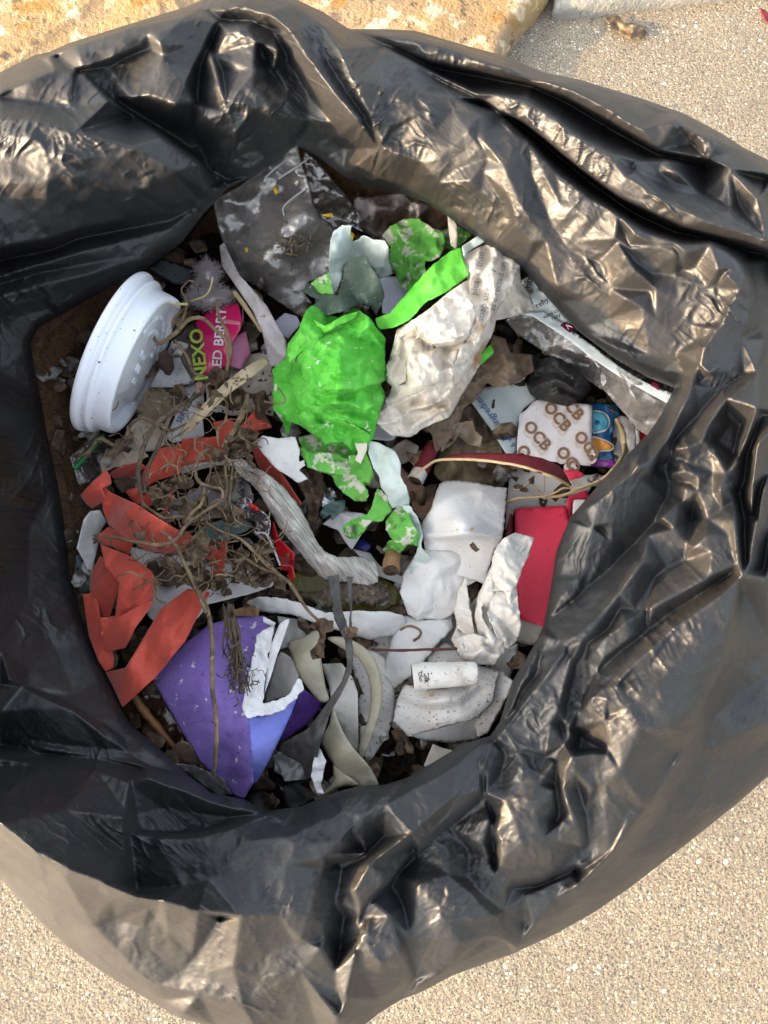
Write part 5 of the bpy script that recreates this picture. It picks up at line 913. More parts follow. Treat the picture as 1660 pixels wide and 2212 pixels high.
sheet('cotton_pad', m_paddirty, k(9, "300,1395 420,1290 520,1370 640,1440 500,1440 330,1450"), -88, ((50, 2), (20, .8)), 5, solid=.7, edge=.8, rag=1.6, label='soiled cotton pad above the printed cigarette butt', cat='cotton pad')
sheet('cotton_pad', m_paddirty, k(9, "640,1440 700,1400 900,1300 880,1400 840,1540 780,1490"), -92, ((50, 2),), 6, solid=1., label='grey shaded cotton pad tucked under the bag edge', cat='cotton pad')
sheet('cotton_pad', m_paddirty, k(9, "600,1440 790,1480 870,1550 850,1610 780,1740 700,1890 640,1920 560,1700"), k(9, "640,1450,-84 870,1550,-80 640,1920,-88"), ((60, 1.5), (30, .7)), 4, fine=.12, solid=.7, edge=.8, rag=1.6, label='layered cotton pad under the large pad with soil specks', cat='cotton pad')
sheet('cotton_pad', m_paddirty, k(9, "80,1810 110,1660 160,1570 350,1600 560,1570 640,1440 720,1470 780,1490 760,1560 740,1680 640,1790 440,1840 230,1900 180,1910"), k(9, "80,1810,-84 160,1570,-82 350,1680,-70 640,1450,-78 640,1780,-76 200,1900,-84 500,1720,-70"), ((90, 1.8), (40, 1.0)), 4, fine=.12, solid=.9, edge=1, rag=1.6, lines=[k(9, q) for q in ('130,1760 300,1840 450,1800 640,1740 720,1640', '150,1640,1.5 330,1690,3 520,1660,3 640,1560,2.5 700,1480,1', '160,1700,-1.5 330,1745,-2.5 530,1715,-2.5 660,1610,-2')], label='large cotton pad with soil specks under the printed cigarette butt', cat='cotton pad')
sheet('cotton_pad', m_pad, k(9, "180,1910 230,1895 440,1840 640,1790 745,1690 730,1800 690,1890 640,1925 490,1950 300,1935"), k(9, "180,1910,-86 440,1850,-82 730,1720,-84 490,1950,-92"), ((50, 1.2),), 4, fine=.12, solid=.7, edge=.8, rag=1.6, label='folded lower rim pad beneath the soil specked pad', cat='cotton pad')
sheet('tissue', m_tissue, k(9, "880,580 1000,610 965,740 930,800 890,920 900,1040 918,1180 890,1290 830,1340 740,1440 640,1440 560,1425 510,1375 460,1280 500,1180 480,1080 510,960 560,870 570,980 590,1060 650,960 690,860 720,800 740,700 800,620"),
   k(9, "900,590,-58 1000,610,-62 840,900,-54 910,1150,-62 800,1200,-66 740,1430,-74 560,1400,-72 470,1280,-76 620,1150,-76 520,960,-68 560,880,-64 700,1000,-60 680,1300,-62 600,1050,-72"), ((50, 3, 70, 2), (22, 2.2)), 3.2, fine=.8, rag=1.5, solid=.3, lines=[k(9, q) for q in ("760,650,4 725,830,5 735,960,4 700,1100,4 760,1240,3 800,1300,2", "820,640,-3 800,800,-4 780,950,-4 790,1100,-4", "985,615,3 880,760,4 835,950,5 850,1100,4 880,1230,2", "555,875,4 572,1000,5 600,1130,5 610,1240,3", "530,960,-3 550,1100,-4 540,1200,-3", "640,970,-6 600,1080,-7 630,1200,-7 660,1260,-5", "690,880,5 650,1020,6 650,1130,6 700,1230,4 720,1290,2", "480,1250,3 540,1290,4 560,1380,2", "560,1330,-4 640,1290,-5 720,1330,-4", "600,1380,4 680,1340,5 760,1390,3", "690,1400,-3 760,1350,-3 830,1310,-3")], label='crumpled white tissue leaning against the red box', cat='tissue')
tobj = bpy.data.objects['tissue']; 
for q, (o_, h_) in enumerate((("880,580 1000,610 965,740 930,800 890,920 840,960 740,960 725,850 745,700 800,620", "900,590,-54 1000,610,-59 840,900,-49 740,960,-55"), ("740,955 840,960 890,920 900,1040 918,1180 890,1290 830,1340 790,1300 750,1240 700,1110", "740,960,-54 900,1040,-54 830,1330,-66 750,1200,-56"), ("510,960 558,870 575,1000 612,1240 560,1250 500,1200 482,1080", "510,960,-64 560,880,-60 612,1240,-64 480,1080,-70"), ("690,865 720,960 660,1060 665,1140 720,1240 715,1290 640,1260 615,1130 640,990", "690,870,-58 660,1060,-58 715,1280,-64 615,1130,-64"), ("465,1280 540,1250 620,1240 740,1290 830,1340 740,1440 640,1440 560,1425 510,1375", "465,1280,-72 620,1240,-62 830,1340,-68 640,1440,-70"))):
    sheet('tissue_fold', m_tissue, k(9, o_), k(9, h_), ((30, 3, 70, 2.5), (13, 1.6, 60, 2)), 3, rag=1.4, solid=.25, fine=.6, parent=tobj)
def butt(pth, r, mat, label, chars=None, open_end=True, sq=1.0):
    pth = [tuple(q) for q in pth]
    o = tube('cigarette_butt', mat, pth, r, label=label, cat='cigarette butt', n=28, sub=8, bump=.045, squash=sq)
    a, b = np.array(pth[0]), np.array(pth[1]); e = a+(b-a)*-.012
    tube('burnt_end', m_char, [tuple(a+(b-a)*-.03), tuple(a+(b-a)*.03)], r*.84 if np.isscalar(r) else r[0]*.84, parent=o, n=20, sub=2, bump=.12)
    return o
bt = butt(k(9, "210,1525,-64 330,1512,-64 480,1505,-65 625,1495,-66"), [6.6, 6.4, 6.0, 5.6], m_butt, 'white cigarette butt with black print lying on the soil specked pad')
bx = lambda x, y: -64.5+6.3*np.sqrt(np.clip(1-((np.asarray(y)-k(9, "300,1518")[0][1])/27.)**2, 0, 1))
text_on(bt, [("Silk", k(9, "282,1496")[0], -84, 16, .3), ("Choice", k(9, "246,1490")[0], -82, 11, .2)], bx, m_ink, lift=.9)
butt(k(8, "1035,960,-76 1040,900,-80 1060,830,-90"), [4.6, 4.3, 4.], m_cork, 'open brown cigarette butt below the green paper end')
rbut = butt(k(8, "1195,375,-90 1240,290,-92 1310,150,-98"), [4.6, 4.4, 4.2], m_butt, 'red and white cigarette butt behind the curved box flap')
tube('red_band', m_redflap, k(8, "1225,320,-91 1265,240,-94 1310,155,-97.5"), [4.7, 4.6, 4.4], parent=rbut, n=24, bump=.02)
sheet('seed_husk', m_stempale, k(9, "490,560 510,545 560,540 612,548 605,562 540,562"), -61, ((8, 1),), 3, label='thin brown seed husk lying on the white wipe', cat='husk')
sheet('soil_crumb', m_deadleaf, k(9, "578,655 605,640 630,675 648,690 625,708 600,690"), -62, ((6, 3),), 3, rag=1, label='dark soil crumb on the white wipe', cat='crumb')
tube('red_twig', M('red_brown_twig', (.10, .03, .02), rough=.6), k(9, "-60,1340,-76 0,1345,-75 150,1348,-74 300,1342,-73 420,1340,-72 575,1330,-70"), .7, label='thin red brown twig crossing the pads and tissue', cat='twig', n=6)
tube('curly_root', m_stem, k(9, "130,1215,-80 170,1192,-78 220,1195,-77 262,1225,-77 250,1262,-78 215,1285,-80"), .7, label='curly brown root on the creased cotton pad', cat='root', n=6)
sheet('husk_scrap', m_stempale, k(9, "300,1610 320,1635 360,1620 345,1645 320,1650"), -66, ((6, 1),), 3, label='tiny curled husk below the printed cigarette butt', cat='husk'); sheet('husk_scrap', m_stempale, k(9, "355,1830 385,1800 398,1808 370,1838"), -74, ((6, 1),), 3, label='tiny straw coloured husk at the bottom of the large pad', cat='husk')
# ------------------------------------------------------------------ litter: bottom middle
sheet('potting_soil', m_soil, k(12, "90,200 190,50 330,70 380,110 340,200 200,275 140,280"), -104, ((20, 4), (8, 2)), 4, solid=0, kind='stuff', label='black potting soil below the cotton pads', cat='soil')
sheet('tan_card_scrap', m_dirtywhite, k(12, "330,180 365,95 400,110 445,122 385,168 345,190"), -92, ((30, 1),), 5, label='cream card scrap on the potting soil by the bag edge', cat='card')
sheet('olive_film', c_olive, k(8, "355,1015 480,930 620,985 950,990 1060,1060 1110,1130 1060,1225 820,1235 560,1195 380,1110"), -97, ((70, 2.5), (25, .8)), 6, solid=.2, label='olive yellow translucent film under the twisted paper', cat='film')
sheet('striped_film', c_milk, k(8, "780,820 900,850 960,930 1060,980 1170,1030 1120,1060 960,1000 860,900"), -93, ((14, 1.5, 30, 4),), 5, solid=.1, label='striped translucent film beside the open cigarette butt', cat='film')
tube('bark_piece', m_bark, k(8, "570,1150,-86 680,1120,-83 800,1110,-82 920,1115,-83 1010,1100,-86"), [3.5, 5, 5.4, 5.2, 3], label='rough dark bark piece on the olive film', cat='bark', n=26, sub=12, bump=.35, squash=.7)
sheet('cotton_roll', m_pad, k(8, "80,1180 180,1130 350,1150 480,1190 600,1240 800,1230 1000,1230 1120,1260 1140,1310 1060,1383 900,1420 760,1380 640,1340 540,1310 380,1250 200,1240"), k(8, "80,1180,-92 300,1180,-82 600,1290,-86 900,1310,-82 1120,1290,-88"), ((70, 3), (28, 1)), 5, solid=.7, edge=.8, rag=1.6, label='long white cotton roll under the olive film', cat='cotton')
sheet('crinkled_plastic', m_white, k(8, "590,660 700,570 860,590 900,640 860,700 780,830 740,780 690,700"), -92, ((40, 3), (16, 1)), 5, label='soil dusted white plastic flap left of the dotted green paper', cat='plastic scrap')
sheet('crinkled_foil', m_foil, k(8, "590,440 640,410 690,480 660,530 580,550"), -93, ((16, 3),), 4, label='crinkled silver film left of the torn green paper', cat='film')
sheet('teal_leaf', m_tealdark, k(8, "565,600 600,540 650,510 740,500 735,560 690,600 650,640 640,590 600,630"), -88, ((22, 3), (9, .8)), 4, label='dull teal leaf scrap above the white plastic flap', cat='leaf')
sheet('teal_leaf', m_tealdark, k(7, "950,890 1010,860 1080,840 1200,830 1275,870 1230,910 1150,940 1010,965"), -88, ((16, 2.5, 10, 4),), 4, label='dark teal dried leaf between ribbon and silver foil', cat='leaf')
sheet('teal_leaf', m_tealdark, k(7, "200,1060 240,1040 290,1190 295,1270 230,1285 190,1200"), -98, ((16, 3),), 4, label='dark teal leaf wedged at the far left bag wall', cat='leaf')
sheet('navy_scrap', M('navy_print', (.02, .02, .18), rough=.3), k(8, "800,790 850,760 910,800 880,850 820,830"), -98, ((20, 1),), 5, label='small navy blue scrap above the striped film', cat='scrap')
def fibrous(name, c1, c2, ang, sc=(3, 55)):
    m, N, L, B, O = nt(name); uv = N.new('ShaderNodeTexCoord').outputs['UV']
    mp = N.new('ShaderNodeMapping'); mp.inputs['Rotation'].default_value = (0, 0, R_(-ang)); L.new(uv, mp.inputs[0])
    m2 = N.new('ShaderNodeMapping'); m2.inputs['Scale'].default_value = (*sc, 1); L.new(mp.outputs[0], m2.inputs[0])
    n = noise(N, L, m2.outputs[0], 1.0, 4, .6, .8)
    c = mixc(N, L, ramp(N, L, n, .36, .58), c2, c1); co = N.new('ShaderNodeTexCoord').outputs['Object']  # colour goes darker in the low parts of the streak bump
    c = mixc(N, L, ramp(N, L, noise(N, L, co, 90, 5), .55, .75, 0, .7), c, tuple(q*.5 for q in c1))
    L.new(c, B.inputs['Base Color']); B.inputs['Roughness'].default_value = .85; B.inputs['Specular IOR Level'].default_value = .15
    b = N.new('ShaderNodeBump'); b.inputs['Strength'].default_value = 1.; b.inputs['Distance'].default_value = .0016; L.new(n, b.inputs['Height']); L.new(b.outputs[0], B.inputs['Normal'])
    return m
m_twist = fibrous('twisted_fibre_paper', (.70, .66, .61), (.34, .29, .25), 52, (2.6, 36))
m_unused = M('twisted_paper', (.70, .66, .62), (.50, .45, .41), 80, rough=.85, spec=.1, spots=(((.24, .19, .15), 120, .60, .15), ((.05, .04, .03), 420, .66, .04)), wr=.7, wrs=260, bump=.5)
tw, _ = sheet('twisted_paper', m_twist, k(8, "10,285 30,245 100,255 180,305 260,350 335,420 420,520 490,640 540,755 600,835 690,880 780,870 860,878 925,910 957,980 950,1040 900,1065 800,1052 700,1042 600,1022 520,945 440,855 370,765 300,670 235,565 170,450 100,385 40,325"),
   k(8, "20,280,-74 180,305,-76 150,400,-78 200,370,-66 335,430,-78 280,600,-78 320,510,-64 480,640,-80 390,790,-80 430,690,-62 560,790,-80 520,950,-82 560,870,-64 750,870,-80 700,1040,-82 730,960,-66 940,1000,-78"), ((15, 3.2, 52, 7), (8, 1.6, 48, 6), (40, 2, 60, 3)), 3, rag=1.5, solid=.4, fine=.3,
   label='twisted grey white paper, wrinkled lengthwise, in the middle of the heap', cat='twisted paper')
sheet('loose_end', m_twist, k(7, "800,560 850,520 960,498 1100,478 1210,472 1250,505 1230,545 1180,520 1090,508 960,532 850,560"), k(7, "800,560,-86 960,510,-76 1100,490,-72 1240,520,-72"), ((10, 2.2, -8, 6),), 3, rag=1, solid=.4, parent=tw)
fo, _ = sheet('foil_wrapper', m_foil, k(8, "0,530 60,480 120,490 130,520 110,550 180,560 220,600 250,640 245,720 230,750 180,760 140,710 150,650 100,620 90,580 30,570"), k(8, "0,530,-78 130,500,-72 250,700,-76 160,740,-80"), ((18, 4), (8, 1.5)), 3, rag=1, label='crushed silver foil wrapper with a red torn end beside the twisted paper', cat='foil')
sheet('red_end', m_redfoil, k(8, "250,700 265,640 300,750 405,850 400,960 408,1000 390,1030 355,1000 370,970 310,960 290,860 270,780"), k(8, "260,660,-76 405,860,-76 380,1020,-86"), ((30, 3), (12, 1)), 4, rag=1, parent=fo); sheet('red_tip', m_redfoil, k(8, "100,510 160,545 185,580 140,570 110,550"), -70, ((12, 2),), 3, parent=fo)
tube('foil_edge', m_white, k(8, "150,720,-78 210,720,-76 240,760,-76 280,850,-78 310,930,-82"), .6, parent=fo, n=6)
sheet('torn_white_paper', m_white, k(7, "1285,380 1330,330 1420,345 1530,338 1555,420 1550,490 1582,478 1588,510 1550,540 1605,590 1545,618 1400,520"), k(7, "1290,380,-70 1530,340,-66 1600,590,-74 1430,430,-66"), ((60, 2.5), (22, .8)), 5, rag=1.2, label='torn bright white paper left of the green paper tails', cat='paper')
# ------------------------------------------------------------------ litter: left, papers under the ribbon
sheet('white_sheet', m_white, k(7, "520,1000 700,1040 900,1060 1130,1100 1400,1200 1390,1240 1240,1290 1000,1350 900,1480 880,1540 800,1560 640,1420 560,1200"), k(7, "520,1000,-100 1400,1220,-94 850,1500,-84 700,1200,-98"), ((90, 3), (35, 1)), 6, rag=1, label='white paper sheet under the red ribbon and dead plant', cat='paper')
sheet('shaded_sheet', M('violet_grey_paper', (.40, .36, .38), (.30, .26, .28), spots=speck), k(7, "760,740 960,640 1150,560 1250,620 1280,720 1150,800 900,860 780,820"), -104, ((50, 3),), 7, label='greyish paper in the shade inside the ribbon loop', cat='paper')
sheet('curled_white_paper', m_white, k(7, "210,1010 250,840 290,790 350,780 388,850 350,920 335,1000 290,1190 260,1100"), k(7, "210,1010,-84 340,790,-82 388,850,-94 290,1190,-96"), ((40, 3), (16, .8)), 5, label='curled white paper at the left of the red ribbon', cat='paper')
# ribbon
rbn = empty('ribbon', tuple(P(*k(7, "600,900")[0], -96.)), 'long red orange woven ribbon looping round the dead plant', 'ribbon')
RB = [("1030,250 1130,230 1200,270 1290,165 1330,180 1390,280 1300,300 1130,400 1060,345", "1030,250,-88 1290,165,-84 1390,280,-90 1130,390,-84"),
 ("845,352 1060,335 1135,390 1040,485 830,515", "845,352,-82 1060,340,-80 1040,480,-88 830,510,-86"),
 ("690,412 842,380 835,560 700,600 625,640 600,620 610,540", "690,412,-82 842,380,-79 830,560,-84 620,640,-90"),
 ("425,540 580,490 625,520 560,580 430,592 405,560", "425,540,-84 610,500,-84 430,590,-92"),
 ("230,690 300,610 385,535 412,570 415,620 360,650 385,720 300,772 262,740", "230,690,-80 385,535,-76 360,650,-70 300,770,-84"),
 ("360,632 420,680 560,740 700,830 820,900 905,935 885,1030 800,1045 640,1032 480,930 400,870 365,780", "360,640,-72 420,800,-70 560,850,-62 700,960,-62 880,970,-70 640,1030,-76"),
 ("330,935 400,880 450,905 560,960 520,1055 450,1010 350,985", "330,935,-86 560,960,-84 450,1010,-88"),
 ("500,670 520,655 600,640 720,640 800,650 760,790 720,810 740,720 640,760 560,740", "500,670,-90 800,650,-88 740,800,-94"),
 ("885,1000 1000,1010 1115,955 1112,1050 1090,1165 1020,1180 1015,1080 900,1045", "885,1000,-80 1115,960,-74 1060,1160,-84 1000,1020,-78"),
 ("350,985 440,1020 560,1070 660,1150 692,1210 690,1280 640,1360 560,1420 480,1500 350,1540 352,1430 440,1420 465,1220 380,1120", "350,985,-82 560,1070,-74 690,1220,-72 600,1380,-76 400,1480,-80 500,1250,-64 560,1150,-66"),
 ("290,1170 350,1055 400,1120 455,1190 462,1260 405,1420 330,1430 285,1260", "290,1170,-86 400,1100,-78 450,1240,-78 340,1430,-92")]
for a, b in RB: sheet('ribbon_fold', m_ribbon, k(7, a), k(7, b), ((46, 4.5, -40, 2), (22, 2, -35, 2.5)), 4, solid=.35, parent=rbn)
for a, b in (("540,290 600,280 640,330 655,450 720,600 745,700 740,770 690,795 640,720 580,560 560,420", "540,290,-88 640,330,-86 740,770,-86 580,560,-90"), ("690,800 820,770 900,640 1050,385 1230,250 1375,275 1330,360 1210,600 1010,840 800,1028 740,900", "690,800,-88 1050,390,-78 1230,250,-82 1350,290,-78 1000,800,-78 800,1025,-84 860,800,-72 1100,560,-70"),
             ("650,440 760,450 960,330 1010,330 880,520 820,640 690,670", "650,440,-78 1000,330,-76 690,670,-82 840,480,-70")):
    sheet('ribbon_fold', m_ribbon, k(16, a), k(16, b), ((50, 4, -50, 2.2), (24, 1.8, -55, 2.5)), 4, solid=.35, parent=rbn)
sheet('ribbon_fold', m_ribbon, k(7, "1250,370 1320,340 1390,480 1480,610 1565,740 1560,760 1490,720 1390,630 1300,510"), k(7, "1260,370,-84 1390,480,-80 1560,750,-90 1400,630,-90"), ((40, 2),), 5, solid=.35, parent=rbn)
# ------------------------------------------------------------------ purple torn cup
pc = empty('torn_cup', tuple(P(*k(10, "750,800")[0], -96.)), 'torn purple cardboard cup with white ripped edges at the bottom left', 'cup')
sheet('purple_side', m_purple, k(10, "375,605 440,520 560,400 690,300 870,250 1010,250 1065,300 1000,335 970,370 940,500 910,640 888,760 920,830 938,950 940,1100 940,1190 890,1278 820,1250 640,1060 530,880 470,770"), k(10, "375,605,-92 690,300,-88 1010,250,-84 650,700,-70 900,750,-66 938,1000,-66 890,1275,-84 530,880,-88 820,1250,-90 780,450,-74"), ((220, 1.2),), 6, solid=.8, parent=pc)
sheet('blue_side', m_blue, k(10, "918,815 1040,800 1195,700 1160,800 1100,930 1030,1070 960,1195 938,1190 935,1050 926,900"), k(10, "918,815,-64 1195,700,-72 960,1195,-84 1060,950,-68 936,1050,-66"), ((120, 1),), 6, solid=.7, parent=pc)
sheet('ripped_edge', m_core, k(10, "1062,305 1060,345 1035,440 1010,600 1000,742 1100,715 1150,690 1195,600 1215,610 1222,665 1190,710 1090,790 960,812 915,822 882,765 908,640 938,490 968,362 1010,330"), k(10, "1060,310,-70 970,370,-68 890,760,-60 1000,740,-64 1215,610,-66 1190,710,-66 950,810,-58"), ((40, 2), (14, .9)), 4, rag=2.2, solid=.9, parent=pc)
sheet('inner_lip', m_core, k(10, "1150,268 1130,330 1075,480 1040,600 1005,690 1015,560 1050,400 1090,300 1125,270"), k(10, "1150,268,-62 1010,680,-70 1060,380,-66"), ((80, 1),), 5, solid=.5, parent=pc)
sheet('inner_wall', m_greycard, k(10, "1070,490 1100,450 1150,480 1205,560 1195,610 1150,690 1000,742 1040,600"), k(10, "1100,450,-84 1205,560,-80 1000,742,-92"), ((80, 1),), 6, solid=.4, parent=pc)
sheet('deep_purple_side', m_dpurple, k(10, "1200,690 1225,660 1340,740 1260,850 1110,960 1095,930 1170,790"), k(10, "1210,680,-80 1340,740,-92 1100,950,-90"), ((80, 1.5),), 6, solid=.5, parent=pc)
sheet('torn_cup_tab', m_core, k(10, "1000,255 1075,290 1060,320 1040,300 1000,285"), -76, ((14, 1),), 4, rag=1, parent=pc)
sheet('cork_filter', m_cork, k(10, "830,215 900,200 985,210 970,255 900,250 830,245"), -80, ((20, 2),), 4, solid=2, label='ochre cork filter scrap at the top of the purple cup', cat='filter')
# films below the cup
sheet('amber_film', c_amber, k(10, "200,760 290,690 385,620 480,780 540,880 560,960 500,1010 430,1070 330,930"), -101, ((50, 3), (20, 1)), 6, solid=.15, label='amber translucent film left of the purple cup', cat='film')
tube('brown_stick', M('brown_stick', (.22, .10, .035), (.14, .06, .02), rough=.45), k(10, "265,690,-92 340,790,-92 430,900,-92 515,1000,-93"), [2, 2.2, 2., 1.2], label='brown stick leaning left of the purple cup', cat='stick')
sheet('oval_leaf', M('tan_leaf', (.28, .19, .12), (.22, .15, .1), rough=.6), k(10, "480,1045 500,985 540,955 590,970 625,1040 645,1095 560,1085 500,1090"), k(10, "480,1045,-96 560,1000,-88 645,1095,-96"), ((60, 1),), 5, curve=True, label='oval tan leaf at the lower left corner of the purple cup', cat='leaf')
sheet('grey_film', c_grey, k(10, "505,1075 620,1090 740,1145 780,1165 830,1255 740,1260 640,1180 560,1130"), k(10, "505,1075,-92 780,1165,-84 830,1255,-86"), ((26, 3), (10, 1)), 5, solid=.15, label='crumpled grey film at the bottom of the purple cup', cat='film')
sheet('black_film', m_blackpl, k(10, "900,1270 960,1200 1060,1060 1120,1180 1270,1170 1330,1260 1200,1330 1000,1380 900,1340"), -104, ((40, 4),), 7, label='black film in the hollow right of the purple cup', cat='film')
sheet('grey_film', c_grey, k(10, "1050,1040 1110,1010 1200,1060 1260,1165 1120,1178 1090,1100"), -86, ((26, 3),), 5, solid=.15, label='dusty grey film flap under the grey dry leaf', cat='film')
gl = k(10, "1365,30 1425,18 1440,200 1480,330 1490,230 1468,30 1502,30 1495,330 1507,460 1490,580 1440,690 1380,790 1320,980 1285,1140 1250,1170 1215,1080 1085,1010 1100,965 1250,885 1345,760 1440,620 1472,520 1460,390 1400,270")
sheet('grey_dry_leaf', m_greyleaf, gl, k(10, "1400,20,-62 1480,30,-62 1470,330,-52 1500,460,-48 1440,620,-50 1340,800,-60 1100,980,-84 1270,1160,-86 1250,950,-68"), ((11, 2.6, -62, 9), (40, 3)), 3, solid=.5, label='long grey dry leaf with a split stem across the bottom middle', cat='leaf')
sheet('torn_purple_scrap', m_core, k(10, "1295,985 1320,1000 1355,1060 1325,1200 1345,1250 1300,1240 1270,1150"), -74, ((20, 2),), 4, rag=1, label='torn card scrap with a purple edge below the grey dry leaf', cat='card')
CS = [("1140,400 1230,365 1310,335 1325,480 1350,640 1370,720 1320,730 1240,640 1190,560 1160,470", "1140,400,-84 1310,335,-80 1250,500,-74 1360,720,-82", 'cream translucent strip at the upper left of the strip bundle'),
      ("1360,375 1450,370 1560,420 1630,500 1668,620 1660,780 1600,960 1555,1050 1530,1000 1590,820 1600,640 1540,500 1440,430", "1360,375,-82 1560,430,-74 1660,650,-74 1550,1040,-84", 'cream translucent strip arching over the dirty pad'),
      ("1330,960 1370,860 1395,770 1440,880 1500,980 1600,1100 1645,1210 1520,1215 1400,1090", "1330,960,-84 1395,770,-78 1600,1150,-78 1450,1000,-72", 'cream translucent strip curving down to the bag edge'),
      ("1395,1080 1440,1120 1540,1200 1440,1210 1340,1260 1330,1250 1390,1180", "1395,1080,-80 1540,1200,-78 1340,1250,-86", 'short folded cream strip end at the bottom bag edge')]
for a, b, l in CS: sheet('cream_strip', m_cream, k(10, a), k(10, b), ((70, 2), (26, .5)), 5, solid=.6, curve=True, edge=1.5, label=l, cat='strip', group='cream strips')
sheet('white_liner', m_tissue, k(10, "1325,520 1440,515 1500,590 1532,680 1536,1030 1480,980 1430,920 1390,780 1370,640"), k(10, "1325,520,-92 1440,515,-88 1536,1030,-92 1460,750,-82"), ((60, 2.5), (24, 1)), 5, label='smooth white liner between the cream strips', cat='liner')
sheet('cotton_pad', m_paddirty, k(10, "1480,420 1560,430 1700,500 1740,650 1720,860 1640,1010 1590,1060 1545,980 1530,690"), -95, ((60, 2),), 6, solid=.7, edge=.8, curve=True, label='soil dusted pad inside the arch of the cream strip', cat='cotton pad')
sheet('pleated_grey_lining', m_greycard, k(10, "1080,250 1200,270 1260,360 1150,420 1090,440 1100,350"), -98, ((20, 3, 80, 5),), 5, label='grey card lining behind the torn white cup lip', cat='card')
# ------------------------------------------------------------------ dead plants
_pr = random.Random(31)
def plant(name, mat, stems, leaves, label, hoff=0, n=8, extra=()):
    t = empty(name, tuple(P(*stems[0][1][0][:2], -90.)), label, 'dead plant')
    for (nm, pts_, r) in stems:
        tube('stem', mat if nm != 'd' else m_stemdark, pts_, [q*.47 for q in r], parent=t, n=12, sub=10, groove=.22, ng=3, twist=.16, bump=.2)
    for (x, y, sx, sy, cnt) in extra:                      # small shrivelled leaves
        for q in range(cnt):
            cx, cy = k(7, f"{_pr.gauss(x, sx):.0f},{_pr.gauss(y, sy):.0f}")[0]; m = _pr.randint(7, 11); r0 = _pr.uniform(7, 17); e_ = _pr.uniform(.35, .8); a0 = _pr.uniform(0, 6.3); hh = _pr.uniform(-72, -54)
            o_ = [(cx+r0*_pr.uniform(.6, 1.25)*(math.cos(t)*math.cos(a0)-e_*math.sin(t)*math.sin(a0)), cy+r0*_pr.uniform(.6, 1.25)*(math.cos(t)*math.sin(a0)+e_*math.sin(t)*math.cos(a0))) for t in np.linspace(0, 6.28, m, endpoint=False)]
            leaves = list(leaves)+[(o_, [(cx-r0, cy, hh+_pr.uniform(-5, 5)), (cx+r0, cy, hh+_pr.uniform(-5, 5)), (cx, cy-r0, hh+_pr.uniform(-5, 5)), (cx, cy, hh)], 3.2)]
    for (pts_, h, a) in leaves:
        sheet('leaf', m_deadleaf, pts_, h, ((16, a*1.3), (7, a*.5)), 3, rag=2.2, solid=.2, parent=t)
    return t
def s7(s, r): return ('s', k(7, s), r)
main = [('s', k(7, "480,720,-66 560,770,-62 640,840,-58 790,970,-52 850,1080,-52 930,1260,-54 990,1400,-56")+k(10, "640,110,-58 690,220,-60 715,400,-58 715,640,-54 740,850,-54 735,1050,-58 720,1140,-66"), [1, 1.2, 1.4, 1.8, 2., 2., 2., 2., 2.2, 2.3, 2.2, 2.2, 2.0, 1.3]),
 s7("330,935,-62 430,945,-58 560,972,-54 700,990,-52 800,960,-50 870,870,-50 980,790,-52 1080,720,-54 1080,655,-56 1020,640,-58 940,600,-60 930,500,-62 1000,415,-64 1110,430,-66", [1.2, 1.6, 1.7, 1.8, 1.8, 1.8, 1.6, 1.6, 1.5, 1.6, 1.8, 1.8, 1.8, 1.4]),
 s7("600,740,-64 680,800,-58 740,830,-56 830,820,-54 920,830,-54", [2.2, 2.2, 1.8, 1.5, 1.2]), s7("980,650,-56 960,740,-52 900,800,-50 860,860,-52", [1.2, 1.6, 1.5, 1]), s7("1060,740,-56 1110,830,-60 1125,940,-66", [.8, .8, .6]), s7("430,905,-58 410,1000,-64", [.8, .6]), s7("520,1080,-64 570,1080,-60 630,1040,-58", [.7, 1, .6]), s7("720,1050,-56 800,1020,-54 860,1000,-54", [.6, .8, .6])]
lv = [(k(7, "545,925 600,900 630,950 600,965 555,950"), -54, 2.5), (k(7, "870,1010 900,940 960,890 1012,960 995,1060 920,1125 880,1090"), -48, 4), (k(7, "640,640 690,625 745,645 750,760 690,785 650,720"), -64, 5), (k(7, "800,620 830,700 925,715 950,850 850,870 815,790 830,740"), -54, 4.5), (k(7, "720,610 800,575 870,560 925,615 900,650 800,660 700,660"), -66, 5),
      (k(7, "730,1060 790,1060 840,1110 835,1150 760,1120"), -54, 4), (k(7, "820,1130 900,1110 1010,1150 1040,1250 930,1270 870,1220 810,1260"), -64, 6), (k(7, "1020,1190 1100,1150 1120,1240 1060,1260"), -70, 5), (k(7, "690,1070 760,1060 790,1120 720,1110"), -62, 4)]
plant('dead_plant', m_stem, main, lv, 'dead plant with a long stem hanging over the purple cup', extra=((900, 1150, 90, 70, 12), (780, 700, 120, 60, 9)))
